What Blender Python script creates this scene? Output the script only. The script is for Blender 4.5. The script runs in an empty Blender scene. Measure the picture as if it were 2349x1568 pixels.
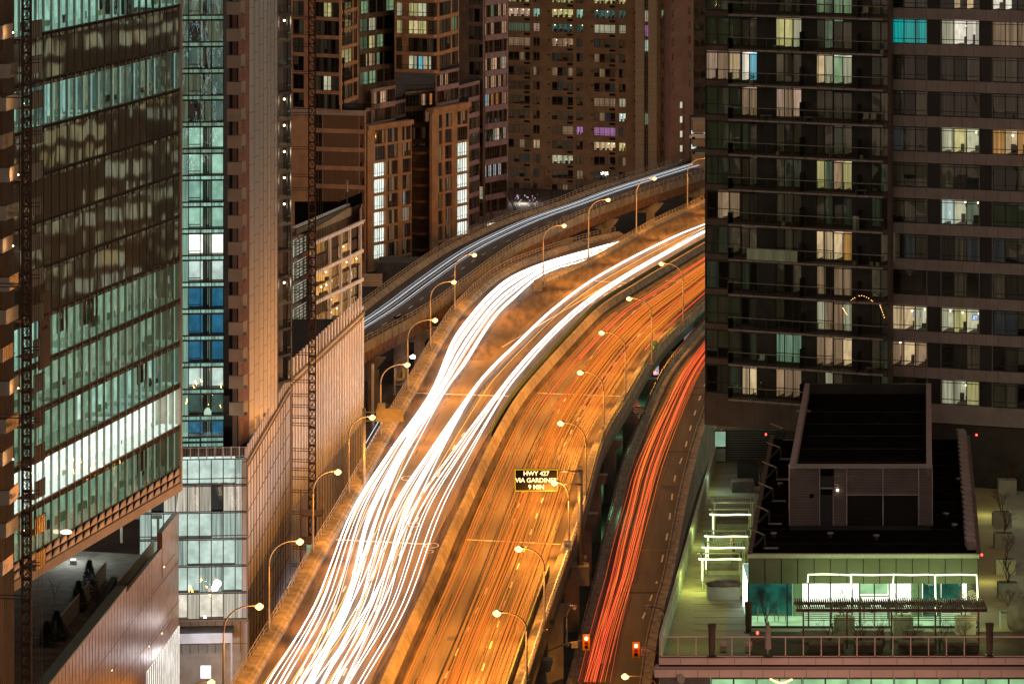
import bpy, math, random
import numpy as np
from mathutils import Vector, Matrix
random.seed(7)
sc = bpy.context.scene
col = sc.collection
# ------------------------------------------------------------ camera, world, exposure
H = 95.0; F = 9000.0; CX = 1174.5; HY = -570.0
cam = bpy.data.cameras.new("camera"); camo = bpy.data.objects.new("camera", cam); col.objects.link(camo)
camo.location = (0, 0, H); camo.rotation_euler = (math.pi/2, 0, 0)
cam.sensor_width = 36; cam.lens = 36*F/2349.0; cam.shift_y = -(784-HY)/2349.0
cam.clip_start = 1; cam.clip_end = 6000
sc.camera = camo
wd = bpy.data.worlds.new("World"); sc.world = wd; wd.use_nodes = True
nt = wd.node_tree; nt.nodes.clear()
wo = nt.nodes.new('ShaderNodeOutputWorld'); bg = nt.nodes.new('ShaderNodeBackground')
bg.inputs[0].default_value = (1.0, 0.70, 0.56, 1); bg.inputs[1].default_value = 0.23   # light-polluted night sky
nt.links.new(bg.outputs[0], wo.inputs[0])
sc.view_settings.view_transform = 'Standard'; sc.view_settings.look = 'None'
sc.view_settings.exposure = 0.0; sc.view_settings.gamma = 1.0

# ------------------------------------------------------------ geometry helpers
def W(x, y, z):
    Y = F*(H-z)/(y-HY); return Vector(((x-CX)*Y/F, Y, z))
def WY(x, y, Y): return Vector(((x-CX)*Y/F, Y, H-(y-HY)*Y/F))
def XW(x, Y): return (x-CX)*Y/F
def ZW(y, Y): return H-(y-HY)*Y/F

class MB:
    def __init__(s): s.v=[]; s.f=[]; s.m=[]; s.mats=[]; s.sm=[]
    def mi(s, m):
        if m not in s.mats: s.mats.append(m)
        return s.mats.index(m)
    def face(s, pts, m, smooth=False):
        i=len(s.v); s.v += [tuple(p) for p in pts]; s.f.append(list(range(i,i+len(pts)))); s.m.append(s.mi(m)); s.sm.append(smooth)
    def hexa(s, c, m, skip=()):
        # c: 8 corners, 0-3 bottom ring, 4-7 top ring
        i=len(s.v); s.v += [tuple(p) for p in c]
        a,b,d = Vector(c[1])-Vector(c[0]), Vector(c[3])-Vector(c[0]), Vector(c[4])-Vector(c[0])
        fs=[(0,3,2,1),(4,5,6,7),(0,1,5,4),(1,2,6,5),(2,3,7,6),(3,0,4,7)]
        fl = a.cross(b).dot(d) < 0
        k = s.mi(m)
        for n,f in enumerate(fs):
            if n in skip: continue
            s.f.append([i+q for q in (f[::-1] if fl else f)]); s.m.append(k); s.sm.append(False)
    def box(s, x0,x1,y0,y1,z0,z1,m):
        s.hexa([(x0,y0,z0),(x1,y0,z0),(x1,y1,z0),(x0,y1,z0),(x0,y0,z1),(x1,y0,z1),(x1,y1,z1),(x0,y1,z1)],m)
    def prism(s, poly, z0, z1, m, top=None):
        n=len(poly); ar=sum(poly[i][0]*poly[(i+1)%n][1]-poly[(i+1)%n][0]*poly[i][1] for i in range(n))
        if ar<0: poly=poly[::-1]
        for i in range(n):
            a=poly[i]; b=poly[(i+1)%n]
            s.face([(a[0],a[1],z0),(b[0],b[1],z0),(b[0],b[1],z1),(a[0],a[1],z1)],m)
        s.face([(p[0],p[1],z1) for p in poly], top or m)
        s.face([(p[0],p[1],z0) for p in poly[::-1]], m)
    def bar(s, a, b, w, m, h=None):
        a=Vector(a); b=Vector(b); d=b-a
        if d.length<1e-6: return
        d.normalize(); up=Vector((0,0,1)) if abs(d.z)<.95 else Vector((0,1,0))
        r=d.cross(up).normalized()*(w/2); u=r.cross(d).normalized()*((h or w)/2)
        s.hexa([a-r-u,a+r-u,a+r+u,a-r+u,b-r-u,b+r-u,b+r+u,b-r+u],m)
    def tube(s, pts, rad, m, n=8, cap=True):
        pts=[Vector(p) for p in pts]; R = rad if isinstance(rad,(list,tuple)) else [rad]*len(pts)
        base=len(s.v); k=s.mi(m); ref=None
        for i,p in enumerate(pts):
            d=(pts[min(i+1,len(pts)-1)]-pts[max(i-1,0)])
            d=d.normalized() if d.length>1e-9 else Vector((0,0,1))
            if ref is None:
                up=Vector((0,0,1)) if abs(d.z)<.9 else Vector((1,0,0)); ref=d.cross(up).normalized()
            r=(ref-d*ref.dot(d)).normalized(); ref=r; u=d.cross(r)
            for j in range(n):
                a=2*math.pi*(j+.5)/n; s.v.append(tuple(p+(r*math.cos(a)+u*math.sin(a))*R[i]))
        for i in range(len(pts)-1):
            for j in range(n):
                a=base+i*n+j; b=base+i*n+(j+1)%n
                s.f.append([a,b,b+n,a+n]); s.m.append(k); s.sm.append(n>4)
        if cap:
            s.f.append([base+j for j in range(n)][::-1]); s.m.append(k); s.sm.append(False)
            e=base+(len(pts)-1)*n; s.f.append([e+j for j in range(n)]); s.m.append(k); s.sm.append(False)
    def blob(s, c, r, m, seg=10, ring=6):
        c=Vector(c); r=Vector(r) if not isinstance(r,(int,float)) else Vector((r,r,r)); base=len(s.v); k=s.mi(m)
        for i in range(ring+1):
            t=math.pi*i/ring
            for j in range(seg):
                a=2*math.pi*j/seg; s.v.append((c.x+r.x*math.sin(t)*math.cos(a),c.y+r.y*math.sin(t)*math.sin(a),c.z+r.z*math.cos(t)))
        for i in range(ring):
            for j in range(seg):
                a=base+i*seg+j; b=base+i*seg+(j+1)%seg
                s.f.append([a,a+seg,b+seg,b]); s.m.append(k); s.sm.append(True)
    def build(s, name, parent=None, label=None, cat=None, group=None, kind=None):
        me=bpy.data.meshes.new(name); me.from_pydata(s.v,[],s.f)
        for m in s.mats: me.materials.append(m)
        me.polygons.foreach_set('material_index', s.m); me.polygons.foreach_set('use_smooth', s.sm)
        me.update()
        o=bpy.data.objects.new(name, me); col.objects.link(o)
        if parent: o.parent=parent; o.matrix_parent_inverse = Matrix.Translation(-Vector(parent.location)) if parent.parent is None and parent.type=='EMPTY' else Matrix.Identity(4)
        tag(o,label,cat,group,kind); return o
def tag(o,label=None,cat=None,group=None,kind=None):
    if label: o['label']=label
    if cat: o['category']=cat
    if group: o['group']=group
    if kind: o['kind']=kind
    return o
def empty(name, loc, label=None, cat=None, group=None, kind=None):
    o=bpy.data.objects.new(name,None); o.location=loc; o.empty_display_size=.5; col.objects.link(o)
    return tag(o,label,cat,group,kind)

# ------------------------------------------------------------ materials
M={}
SC=1.12
def pm(name, c, rough=.7, metal=0, var=.25, scale=.6, bump=0, bscale=8, spec=.5, stretch=None, c2=None, detail=4):
    m=bpy.data.materials.new(name); m.use_nodes=True; t=m.node_tree; N=t.nodes; b=N['Principled BSDF']
    g=N.new('ShaderNodeNewGeometry'); src=g.outputs['Position']
    if stretch:
        mp=N.new('ShaderNodeVectorMath'); mp.operation='MULTIPLY'; mp.inputs[1].default_value=stretch; t.links.new(src,mp.inputs[0]); src=mp.outputs[0]
    n=N.new('ShaderNodeTexNoise'); n.inputs['Scale'].default_value=scale; n.inputs['Detail'].default_value=detail; t.links.new(src,n.inputs['Vector'])
    r=N.new('ShaderNodeValToRGB'); r.color_ramp.elements[0].position=.3; r.color_ramp.elements[1].position=.7
    r.color_ramp.elements[0].color=(*[q*(1-var) for q in c],1); r.color_ramp.elements[1].color=(*(c2 or [min(1,q*(1+var)) for q in c]),1)
    t.links.new(n.outputs[0],r.inputs[0]); t.links.new(r.outputs[0],b.inputs['Base Color'])
    b.inputs['Roughness'].default_value=rough; b.inputs['Metallic'].default_value=metal; b.inputs['Specular IOR Level'].default_value=spec
    if bump:
        n2=N.new('ShaderNodeTexNoise'); n2.inputs['Scale'].default_value=bscale; n2.inputs['Detail'].default_value=3; t.links.new(src,n2.inputs['Vector'])
        bp=N.new('ShaderNodeBump'); bp.inputs['Strength'].default_value=bump; bp.inputs['Distance'].default_value=.05
        t.links.new(n2.outputs[0],bp.inputs['Height']); t.links.new(bp.outputs[0],b.inputs['Normal'])
    M[name]=m; return m
def em(name, c, s, c2=None, stretch=None, scale=1.0, lo=.35, hi=.65, sample=False):
    s=s*SC
    """light-emitting surface; c2 gives the second tone of a procedural noise"""
    m=bpy.data.materials.new(name); m.use_nodes=True; t=m.node_tree; N=t.nodes; b=N['Principled BSDF']
    b.inputs['Base Color'].default_value=(*[min(1,q*.04) for q in c],1); b.inputs['Specular IOR Level'].default_value=.1; b.inputs['Emission Strength'].default_value=s
    if c2 is None: b.inputs['Emission Color'].default_value=(*c,1)
    else:
        g=N.new('ShaderNodeNewGeometry'); src=g.outputs['Position']
        if stretch:
            mp=N.new('ShaderNodeVectorMath'); mp.operation='MULTIPLY'; mp.inputs[1].default_value=stretch; t.links.new(src,mp.inputs[0]); src=mp.outputs[0]
        n=N.new('ShaderNodeTexNoise'); n.inputs['Scale'].default_value=scale; n.inputs['Detail'].default_value=3; t.links.new(src,n.inputs['Vector'])
        r=N.new('ShaderNodeValToRGB'); r.color_ramp.elements[0].position=lo; r.color_ramp.elements[1].position=hi
        r.color_ramp.elements[0].color=(*c2,1); r.color_ramp.elements[1].color=(*c,1)
        t.links.new(n.outputs[0],r.inputs[0]); t.links.new(r.outputs[0],b.inputs['Emission Color'])
    if not sample:
        try: m.cycles.emission_sampling='NONE'
        except Exception: pass
    M[name]=m; return m
def glass(name, tint=(.75,.8,.75), refl=.35, rough=.02, bump=.25, bscale=.45, opaque=None):
    m=bpy.data.materials.new(name); m.use_nodes=True; t=m.node_tree; N=t.nodes; N.remove(N['Principled BSDF']); out=N['Material Output']
    tr=N.new('ShaderNodeBsdfTransparent'); tr.inputs[0].default_value=(*tint,1)
    if opaque:
        tr=N.new('ShaderNodeBsdfDiffuse'); tr.inputs[0].default_value=(*opaque,1)
    gl=N.new('ShaderNodeBsdfGlossy'); gl.inputs['Roughness'].default_value=rough; gl.inputs[0].default_value=(.95,.97,.95,1)
    g=N.new('ShaderNodeNewGeometry'); mp=N.new('ShaderNodeVectorMath'); mp.operation='MULTIPLY'; mp.inputs[1].default_value=(1,1,.45)
    n=N.new('ShaderNodeTexNoise'); n.inputs['Scale'].default_value=bscale; n.inputs['Detail'].default_value=1
    t.links.new(g.outputs['Position'],mp.inputs[0]); t.links.new(mp.outputs[0],n.inputs['Vector'])
    bp=N.new('ShaderNodeBump'); bp.inputs['Strength'].default_value=bump; bp.inputs['Distance'].default_value=.12
    t.links.new(n.outputs[0],bp.inputs['Height']); t.links.new(bp.outputs[0],gl.inputs['Normal'])
    fr=N.new('ShaderNodeLayerWeight'); fr.inputs['Blend'].default_value=refl
    mx=N.new('ShaderNodeMixShader'); t.links.new(fr.outputs['Fresnel'],mx.inputs[0]); t.links.new(tr.outputs[0],mx.inputs[1]); t.links.new(gl.outputs[0],mx.inputs[2])
    t.links.new(mx.outputs[0],out.inputs[0]); M[name]=m; return m
# ground and roads
pm('asphalt',(0.15,0.12,0.095),.85,var=.3,scale=.7,bump=.12,bscale=3,stretch=(1,.05,1))
pm('asphalt_dark',(.075,.07,.068),.8,var=.3,scale=.7,bump=.12,bscale=3,stretch=(1,.05,1))
pm('asphalt_shoulder',(0.11,0.08,0.06),.95,var=.6,scale=1.0,bump=.2,bscale=4,stretch=(1,.12,1))
pm('ground',(.05,.048,.042),.95,var=.4,scale=.15,bump=.3,bscale=3)
pm('ground_green',(.07,.09,.07),.9,var=.3,scale=.2,bump=.3,bscale=3)
pm('concrete',(.30,.27,.23),.9,var=.4,scale=.8,bump=.3,bscale=5,stretch=(1,1,.5))
pm('concrete_pale',(0.3,0.26,0.21),.85,var=.3,scale=.6,bump=.2,bscale=6)
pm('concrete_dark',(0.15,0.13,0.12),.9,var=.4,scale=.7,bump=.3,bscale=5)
pm('steel',(.35,.34,.33),.4,.7,var=.2,scale=3)
pm('steel_dark',(.06,.055,.05),.5,.5,var=.3,scale=3)
pm('rust_girder',(.22,.12,.07),.9,.1,var=.5,scale=1.2,bump=.3,bscale=6)
pm('green_steel',(.10,.16,.14),.6,.2,var=.3,scale=2)
pm('pole_paint',(.45,.38,.28),.45,.3,var=.15,scale=3)
pm('paint_white',(.75,.72,.66),.7,var=.2,scale=4)
pm('paint_yellow',(.35,.2,.04),.7,var=.3,scale=4)
# building surfaces
pm('brick_brown',(0.3,0.18,0.1),.9,var=.22,scale=.5,bump=.3,bscale=10)
pm('siding',(0.46,0.34,0.24),.8,var=.15,scale=2,stretch=(.2,.2,6))
pm('brick_pink',(0.38,0.22,0.18),.9,var=.15,scale=.4)
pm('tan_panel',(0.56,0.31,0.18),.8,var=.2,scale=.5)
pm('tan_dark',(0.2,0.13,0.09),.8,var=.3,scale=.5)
pm('spandrel_mauve',(0.5,0.33,0.38),.5,var=.2,scale=.8)
pm('dark_cladding',(0.05,0.038,0.033),.6,var=.35,scale=.8)
pm('brown_cladding',(0.12,0.075,0.055),.6,var=.25,scale=.5)
pm('mauve_cladding',(0.34,0.27,0.25),.7,var=.12,scale=.8)
pm('podium_metal',(0.55,0.53,0.56),.4,.15,var=.25,scale=.5,bump=.35,bscale=1.6,stretch=(1,1,.3))
pm('panel_grey',(0.6,0.61,0.66),.45,.3,var=.12,scale=.4,stretch=(1,1,.2))
pm('beige_trim',(.5,.4,.33),.6,var=.12,scale=.5)
pm('bronze_wall',(.33,.2,.14),.35,.5,var=.3,scale=.9,bump=.6,bscale=5)
pm('mullion',(.06,.055,.05),.5,.4,var=.2,scale=2)
pm('mullion_pale',(.35,.33,.29),.5,.3,var=.2,scale=2)
pm('white_metal',(0.78,0.78,0.84),.5,.1,var=.12,scale=1)
pm('balcony_panel',(0.5,0.42,0.35),.5,.1,var=.15,scale=.6)
pm('balcony_glossy',(.5,.38,.3),.25,.5,var=.3,scale=.8,bump=.5,bscale=3,stretch=(1,1,.1))
pm('slate_roof',(0.008,0.007,0.006),1.0,spec=0,var=.4,scale=.6)
pm('roof_gravel',(0.012,0.01,0.008),.95,var=.5,scale=1.5)
pm('interior_dark',(.02,.018,.016),.8,var=.3,scale=.7)
pm('interior_brown',(.07,.045,.03),.8,var=.5,scale=.7)
pm('blind',(0.55,0.5,0.42),.8,var=.25,scale=1.2,stretch=(3,3,.15))
pm('blind_green',(0.42,0.52,0.36),.8,var=.3,scale=.8,stretch=(2,2,.2))
pm('curtain_grey',(0.38,0.34,0.31),.8,var=.4,scale=2.0,stretch=(4,4,.1))
pm('furniture',(.05,.04,.03),.7,var=.4,scale=3)
pm('tile_floor',(.33,.36,.28),.8,var=.15,scale=.5)
pm('wood_deck',(0.42,0.38,0.18),.75,var=.25,scale=3,stretch=(.3,4,1))
pm('planter',(.42,.44,.33),.8,var=.2,scale=.8)
pm('soil',(.03,.02,.015),.95,var=.4,scale=3)
pm('terrace_wall',(.55,.58,.42),.7,var=.1,scale=1)
pm('pergola_wood',(.17,.09,.07),.7,var=.3,scale=2)
pm('pink_fascia',(0.6,0.42,0.38),.6,var=.08,scale=.5)
pm('panel_olive',(.14,.15,.085),.6,var=.12,scale=.5)
pm('louvre',(0.42,0.35,0.34),.45,.5,var=.12,scale=.5)
pm('louvre_dark',(.05,.045,.045),.5,.5,var=.2,scale=.5)
pm('bark',(.10,.06,.04),.9,var=.4,scale=4)
pm('leaf',(.03,.05,.02),.8,var=.6,scale=2.5)
pm('covering',(.16,.13,.10),.9,var=.4,scale=1.5,bump=.8,bscale=4)
pm('canvas',(.35,.25,.22),.9,var=.2,scale=2,bump=.5,bscale=3)
pm('crane_steel',(.07,.03,.018),.6,.4,var=.4,scale=2)
pm('signal_yellow',(.75,.42,.02),.5,var=.1,scale=3)
pm('sign_green',(.0,.16,.09),.5,var=.1,scale=3)
pm('sign_blue',(.02,.03,.16),.5,var=.1,scale=3)
pm('sign_face',(.75,.75,.72),.5,var=.05,scale=3)
pm('sign_back',(.09,.08,.06),.55,.3,var=.2,scale=2)
pm('black_paint',(.01,.01,.01),.8,spec=.05,var=.2,scale=3)
pm('red_paint',(.5,.03,.02),.5,var=.1,scale=3)
pm('car_white',(.7,.72,.75),.3,var=.05,scale=3)
pm('car_dark',(.05,.06,.07),.25,.3,var=.1,scale=3)
pm('tyre',(.02,.02,.02),.9,var=.2,scale=3)
pm('ply',(.42,.24,.09),.8,var=.3,scale=2,stretch=(1,1,3))
pm('hoarding',(.55,.53,.48),.75,var=.15,scale=1)
pm('art_blue',(.02,.12,.25),.7,var=.9,scale=.8,c2=(.05,.35,.45))
glass('glass_dark',(.75,.75,.7),.35,.02,.5)
glass('glass_wavy',(.78,.8,.74),.5,.03,1.0,.6)
glass('glass_mirror',(.5,.5,.45),.42,.04,.38,.2,opaque=(.09,.10,.078))
glass('spandrel_glass',(.5,.5,.45),.45,.05,.8,.55,opaque=(.10,.075,.055))
glass('glass_curtain',(.82,.86,.8),.22,.02,.6,.5)
glass('glass_rail',(.75,.78,.7),.12,.05,.3)
glass('glass_mauve',(.78,.66,.68),.3,.05,.6)
glass('glass_tan',(.5,.4,.3),.3,.1,.3,opaque=(.24,.14,.085))
# lit rooms: interior light put into the emission of walls and curtains
LIT={'dim':((.9,.68,.42),.075),'dimb':((.55,.6,.62),.07),'dimg':((.5,.62,.35),.08),'warm':((1,.72,.42),.85),'yellow':((.95,.85,.38),.75),'white':((1,.9,.78),1.15),'cool':((.80,1,.95),1.0),'pale':((.95,.92,.65),.7),
     'pink':((1,.66,.5),.6),'orange':((1,.5,.14),.8),'green':((.62,.95,.55),.45),'cyan':((.02,.62,.62),1.0),'tan':((.9,.58,.36),.45),
     'teal':((.40,.74,.62),.85),'fluor':((.88,1,.93),2.2),'seafoam':((.52,.9,.74),.85),'blue':((.05,.3,.55),.6),'mint':((.40,.66,.46),.62),
     'dimgreen':((.34,.46,.30),.42),'dimteal':((.22,.42,.37),.32),'violet':((.8,.35,.8),.8),'steelblue':((.25,.75,1),1.2),'lobby':((.95,1,.85),3.0),'lobbygreen':((.5,.85,.45),.9)}
for k,(c,s) in LIT.items():
    em('room_'+k,c,s,tuple(q*.62 for q in c),None,.9)
    em('curtain_'+k,tuple(q*.9 for q in c),s*.8,tuple(q*.32 for q in c),(3.2,3.2,.08),1.6)
em('blade_fluor',(.8,.97,.9),1.3); em('blade_mint',(.38,.56,.42),.5); em('blade_teal',(.4,.75,.7),.5)  # blades carry painted room light as emission
em('bulb_sodium',(1,.74,.32),1.9); em('bulb_white',(.85,.95,1),25.0)
em('bulb_small',(1,.8,.5),6.0); em('led_strip',(.82,1,.5),3.2); em('led_red',(1,.04,.03),8.0); em('amber_text',(1,.66,.30),2.3)
em('amber_frame',(1,.55,.02),.9); em('signal_red',(1,.35,.12),12.0); em('signal_red_dim',(.5,.04,.02),.35)
em('screen',(.5,.65,1),1.6,(.15,.2,.6),None,4); em('tail_light',(1,.05,.02),14.0); em('shop_white',(.95,.95,1),2.0)
em('reflection_neon_glow',(1,.5,.16),5.0); em('slot_light',(1,.85,.55),3.0)
em('trail_white',(1,.97,.93),3.0); em('trail_hot',(1,.90,.76),1.0); em('trail_amber',(1,.50,.10),1.3)
em('trail_red',(1,.09,.035),1.15); em('trail_orange',(1,.19,.02),.8); em('trail_deep',(1,.27,.03),.55); em('trail_blue',(.8,.9,1),1.0); em('trail_cool',(.95,.97,1),1.4); em('trail_red_dim',(1,.12,.04),.4); em('trail_gold',(1,.3,.03),.8)

# ------------------------------------------------------------ facade frame
class Fac:
    def __init__(s,x0,Y0,x1,Y1):
        s.A=Vector((XW(x0,Y0),Y0,0)); B=Vector((XW(x1,Y1),Y1,0)); s.L=(B-s.A).length; s.u=(B-s.A)/s.L
        n=Vector((-s.u.y,s.u.x,0)); s.n = n if n.dot(-s.A)>0 else -n
    def U(s,x):                      # plane coordinate of screen column x
        d=Vector(((x-CX)/F,1,0)); den=d.x*s.u.y-d.y*s.u.x
        # A+u*t = d*k
        t=(-(s.A.x*d.y)+s.A.y*d.x)/(s.u.x*d.y-s.u.y*d.x); return t
    def Z(s,x,y):
        p=s.A+s.u*s.U(x); return H-(y-HY)*p.y/F
    def P(s,u,z,d=0):
        q=s.A+s.u*u+s.n*d; return Vector((q.x,q.y,z))
    def box(s,b,u0,u1,z0,z1,d0,d1,m,skip=()):
        b.hexa([s.P(u0,z0,d0),s.P(u1,z0,d0),s.P(u1,z0,d1),s.P(u0,z0,d1),s.P(u0,z1,d0),s.P(u1,z1,d0),s.P(u1,z1,d1),s.P(u0,z1,d1)],m,skip)
    def quad(s,b,u0,u1,z0,z1,d,m):
        p=[s.P(u0,z0,d),s.P(u1,z0,d),s.P(u1,z1,d),s.P(u0,z1,d)]
        if (p[1]-p[0]).cross(p[3]-p[0]).dot(s.n)<0: p=p[::-1]
        b.face(p,m)
def wall_grid(b,fac,u0,u1,z0,z1,cols,rows,m,d0=-.35,d1=0,ms=None,ds=0):
    """piers between the column openings, spandrels between the rows"""
    cols=sorted(cols); rows=sorted(rows); c=u0
    for a,e in cols:
        if a-c>.02: fac.box(b,c,a,z0,z1,d0,d1,m)
        c=e
    if u1-c>.02: fac.box(b,c,u1,z0,z1,d0,d1,m)
    for a,e in cols:
        z=z0
        for ra,rb in rows:
            if ra-z>.02: fac.box(b,a,e,z,ra,d0,d1-.015+ds,ms or m)
            z=rb
        if z1-z>.02: fac.box(b,a,e,z,z1,d0,d1-.015+ds,ms or m)
def core(b,fac,u0,u1,z0,z1,depth,m,d=-2.6,roof=None):
    def back(u,t):
        q=fac.P(u,0,0); r=Vector((q.x/q.y,1,0)); k=abs(r.dot(fac.n)); return q+r*t/max(k,.2)
    p=[back(u0,-d),back(u1,-d),back(u1,-d)+Vector((back(u1,0).x/back(u1,0).y,1,0))*depth,back(u0,-d)+Vector((back(u0,0).x/back(u0,0).y,1,0))*depth]
    b.prism([(q.x,q.y) for q in p],z0,z1,m,roof)
    for uu,e in ((u0,.02),(u1,-.02)):   # end walls closing the gap between facade and core
        a=fac.P(uu+e,0,-.36); c=back(uu,-d); b.face([(a.x,a.y,z0),(c.x,c.y,z0),(c.x,c.y,z1-.003),(a.x,a.y,z1-.003)],m)
rnd=random.Random(11)
def window(parent,fac,u0,u1,z0,z1,n=3,tr=(.3,),kind='dark',glassm='glass_dark',fm='mullion',fw=.07,d=-.08,dep=None,name='window',split=None,detail=True,label=None):
    b=MB(); f=M[fm]
    fac.box(b,u0,u1,z0,z0+fw,d-.06,d+.05,f); fac.box(b,u0,u1,z1-fw,z1,d-.06,d+.05,f)
    w=(u1-u0)/n
    for i in range(n+1):
        uc=u0+i*w; a=max(u0,uc-fw/2); e=min(u1,uc+fw/2); fac.box(b,a,e,z0+fw,z1-fw,d-.055,d+.048,f)
    for q in tr:
        zz=z0+(z1-z0)*q; fac.box(b,u0+fw/2,u1-fw/2,zz-fw*.4,zz+fw*.4,d-.05,d+.04,f)
    fac.quad(b,u0,u1,z0,z1,d-.02,M[glassm])
    if isinstance(kind,str): kinds=[kind]*n if kind in LIT else None
    else: kinds=list(kind)
    if kinds is None:
        if kind=='mixed':
            kinds=[rnd.choice(['dark','blind','dark','curtain_grey','brown']) for _ in range(n)]
        else: kinds=[kind]*n
    dp=(dep or 1.6)*min(1,.25+abs(fac.n.y)**2)
    for i,kd in enumerate(kinds):
        a=u0+i*w; e=a+w
        if kd in LIT or kd.startswith('c:'):
            cur = kd.startswith('c:'); kk=kd[2:] if cur else kd
            if cur:
                fac.quad(b,a,e,z0,z1,d-.25,M['curtain_'+kk])
            else:
                r=M['room_'+kk]; dk=M['curtain_'+kk]
                fac.quad(b,a,e,z0,z1,-dp,r)
                h=z1-z0
                for uu in (a,e): b.face([fac.P(uu,z0,-dp),fac.P(uu,z0,-.2),fac.P(uu,z1,-.2),fac.P(uu,z1,-dp)],dk if rnd.random()<.5 else r)
                b.face([fac.P(a,z1,-dp),fac.P(e,z1,-dp),fac.P(e,z1,-.15),fac.P(a,z1,-.15)],r)
                fac.box(b,a,e,z0-.01,z0+.02,-dp+.01,d-.1,M['interior_brown'])
                if detail and rnd.random()<.55:
                    cw=w*rnd.uniform(.15,.4); s0=a if rnd.random()<.5 else e-cw
                    fac.quad(b,s0,s0+cw,z0,z1,d-.3,dk)
                if detail and h>1.2:
                    for q in range(rnd.randint(1,3)):
                        fw_=rnd.uniform(.2,.55)*w; fa=a+rnd.random()*(w-fw_); fh=rnd.uniform(.15,.38)*h
                        fac.box(b,fa,fa+fw_,z0+.03,z0+fh,-dp+.1,-dp+.5,M['furniture'])
                    if rnd.random()<.5:
                        pw=min(.5,w*.3); pa=a+w*.35; pz=z0+h*.62
                        fac.box(b,pa,pa+pw,pz,pz+pw*.8,-dp+.01,-dp+.05,M['furniture']); fac.box(b,pa+.05,pa+pw-.05,pz+.05,pz+pw*.8-.05,-dp+.04,-dp+.06,M['blind'])
                    if rnd.random()<.5:
                        b.blob(fac.P(a+w*rnd.uniform(.3,.7),z1-h*rnd.uniform(.12,.3),-dp*.6),.1,M['bulb_small'],6,4)
        else:
            mm={'dark':'interior_dark','blind':'blind','curtain_grey':'curtain_grey','brown':'interior_brown','green':'blind_green','bgreen':'blind_green'}.get(kd,'interior_dark')
            back=-.17 if kd in('blind','curtain_grey','bgreen') else -dp
            zb=z0
            if kd=='blind' and rnd.random()<.35: zb=z0+(z1-z0)*rnd.uniform(.15,.5)
            fac.quad(b,a,e,zb,z1,back,M[mm])
            if zb>z0: fac.quad(b,a,e,z0,z1,-dp,M['interior_dark'])
    if name is None: return b
    return b.build(name,parent,label)
def text_obj(s,size,loc,rotz,m,name,parent,align='CENTER',ext=.01,tilt=math.pi/2,bold=0):
    cu=bpy.data.curves.new(name,'FONT'); cu.body=s; cu.size=size; cu.align_x=align; cu.align_y='CENTER'; cu.extrude=ext; cu.offset=bold
    o=bpy.data.objects.new(name,cu); o.location=loc; o.rotation_euler=(tilt,0,rotz); col.objects.link(o)
    bpy.context.view_layer.update()
    me=bpy.data.meshes.new_from_object(o); me.transform(o.matrix_world); me.materials.clear(); me.materials.append(m)
    bpy.data.objects.remove(o); o=bpy.data.objects.new(name,me); col.objects.link(o)
    if parent: o.parent=parent; o.matrix_parent_inverse = Matrix.Translation(-Vector(parent.location))
    return o
def light(kind,loc,power,c,parent=None,size=.3,cone=None,rot=None,name='lamp_or_fill_light'):
    l=bpy.data.lights.new(name,kind); l.energy=power; l.color=c; l.shadow_soft_size=size
    if kind=='SPOT': l.spot_size=cone or math.radians(150); l.spot_blend=1.0
    o=bpy.data.objects.new(name,l); o.location=loc; col.objects.link(o)
    if rot: o.rotation_euler=rot
    if parent: o.parent=parent; o.matrix_parent_inverse=Matrix.Translation(-Vector(parent.location))
    return o

# ------------------------------------------------------------ road geometry
def catmull(P,k=12):
    P=[Vector(p) for p in P]; out=[]
    Q=[P[0]*2-P[1]]+P+[P[-1]*2-P[-2]]
    for i in range(1,len(Q)-2):
        a,b,c,d=Q[i-1:i+3]
        for j in range(k):
            t=j/k; out.append(.5*((2*b)+(c-a)*t+(2*a-5*b+4*c-d)*t*t+(3*b-a-3*c+d)*t**3))
    out.append(P[-1]); return out
def edge(pts,z):
    """screen polyline on a road surface -> X as a function of depth"""
    w=catmull([W(x,y,z(y) if callable(z) else z) for x,y in pts]); w.sort(key=lambda p:p.y)
    ys=np.array([p.y for p in w]); xs=np.array([p.x for p in w])
    k=np.ones(7)/7; yy=np.linspace(ys[0],ys[-1],160); xx=np.interp(yy,ys,xs)
    xs2=np.convolve(np.pad(xx,3,mode='reflect',reflect_type='odd'),k,'valid')
    m0=(xs2[8]-xs2[0])/(yy[8]-yy[0]); m1=(xs2[-1]-xs2[-9])/(yy[-1]-yy[-9])
    def f(Y):
        if Y<yy[0]: return float(xs2[0]+(Y-yy[0])*m0)
        if Y>yy[-1]: return float(xs2[-1]+(Y-yy[-1])*m1)
        return float(np.interp(Y,yy,xs2))
    return f
ZD=10.0
zR=lambda y: ZD-4.5*max(0,min(1,(612-y)/85.0))
eL =edge([(560,1547),(587,1499),(620,1447),(719.7,1267),(775,1174.5),(832,1070),(895,958),(935,890),(997,783),(1045,714),(1120,644),(1174.5,614),(1249.5,586),(1349.5,554),(1462,529),(1520,514)],zR)      # outer railing left
eML=edge([(872,1566),(907,1487),(937,1419.5),(982,1324.5),(1012,1242),(1050,1174.5),(1087,1090.5),(1122,1020),(1174.5,935),(1212,883),(1299,783),(1374.5,702),(1424.5,668),(1464.5,644),(1524.5,609),(1584.5,573),(1617,556)],ZD)
eMR=edge([(902,1566),(937,1487),(1012,1322),(1045,1242),(1072,1174.5),(1125,1060),(1174.5,958),(1214.5,900.5),(1322,783),(1382,724),(1437,691),(1474.5,669),(1524.5,636.5),(1617,581.5)],ZD)
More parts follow.
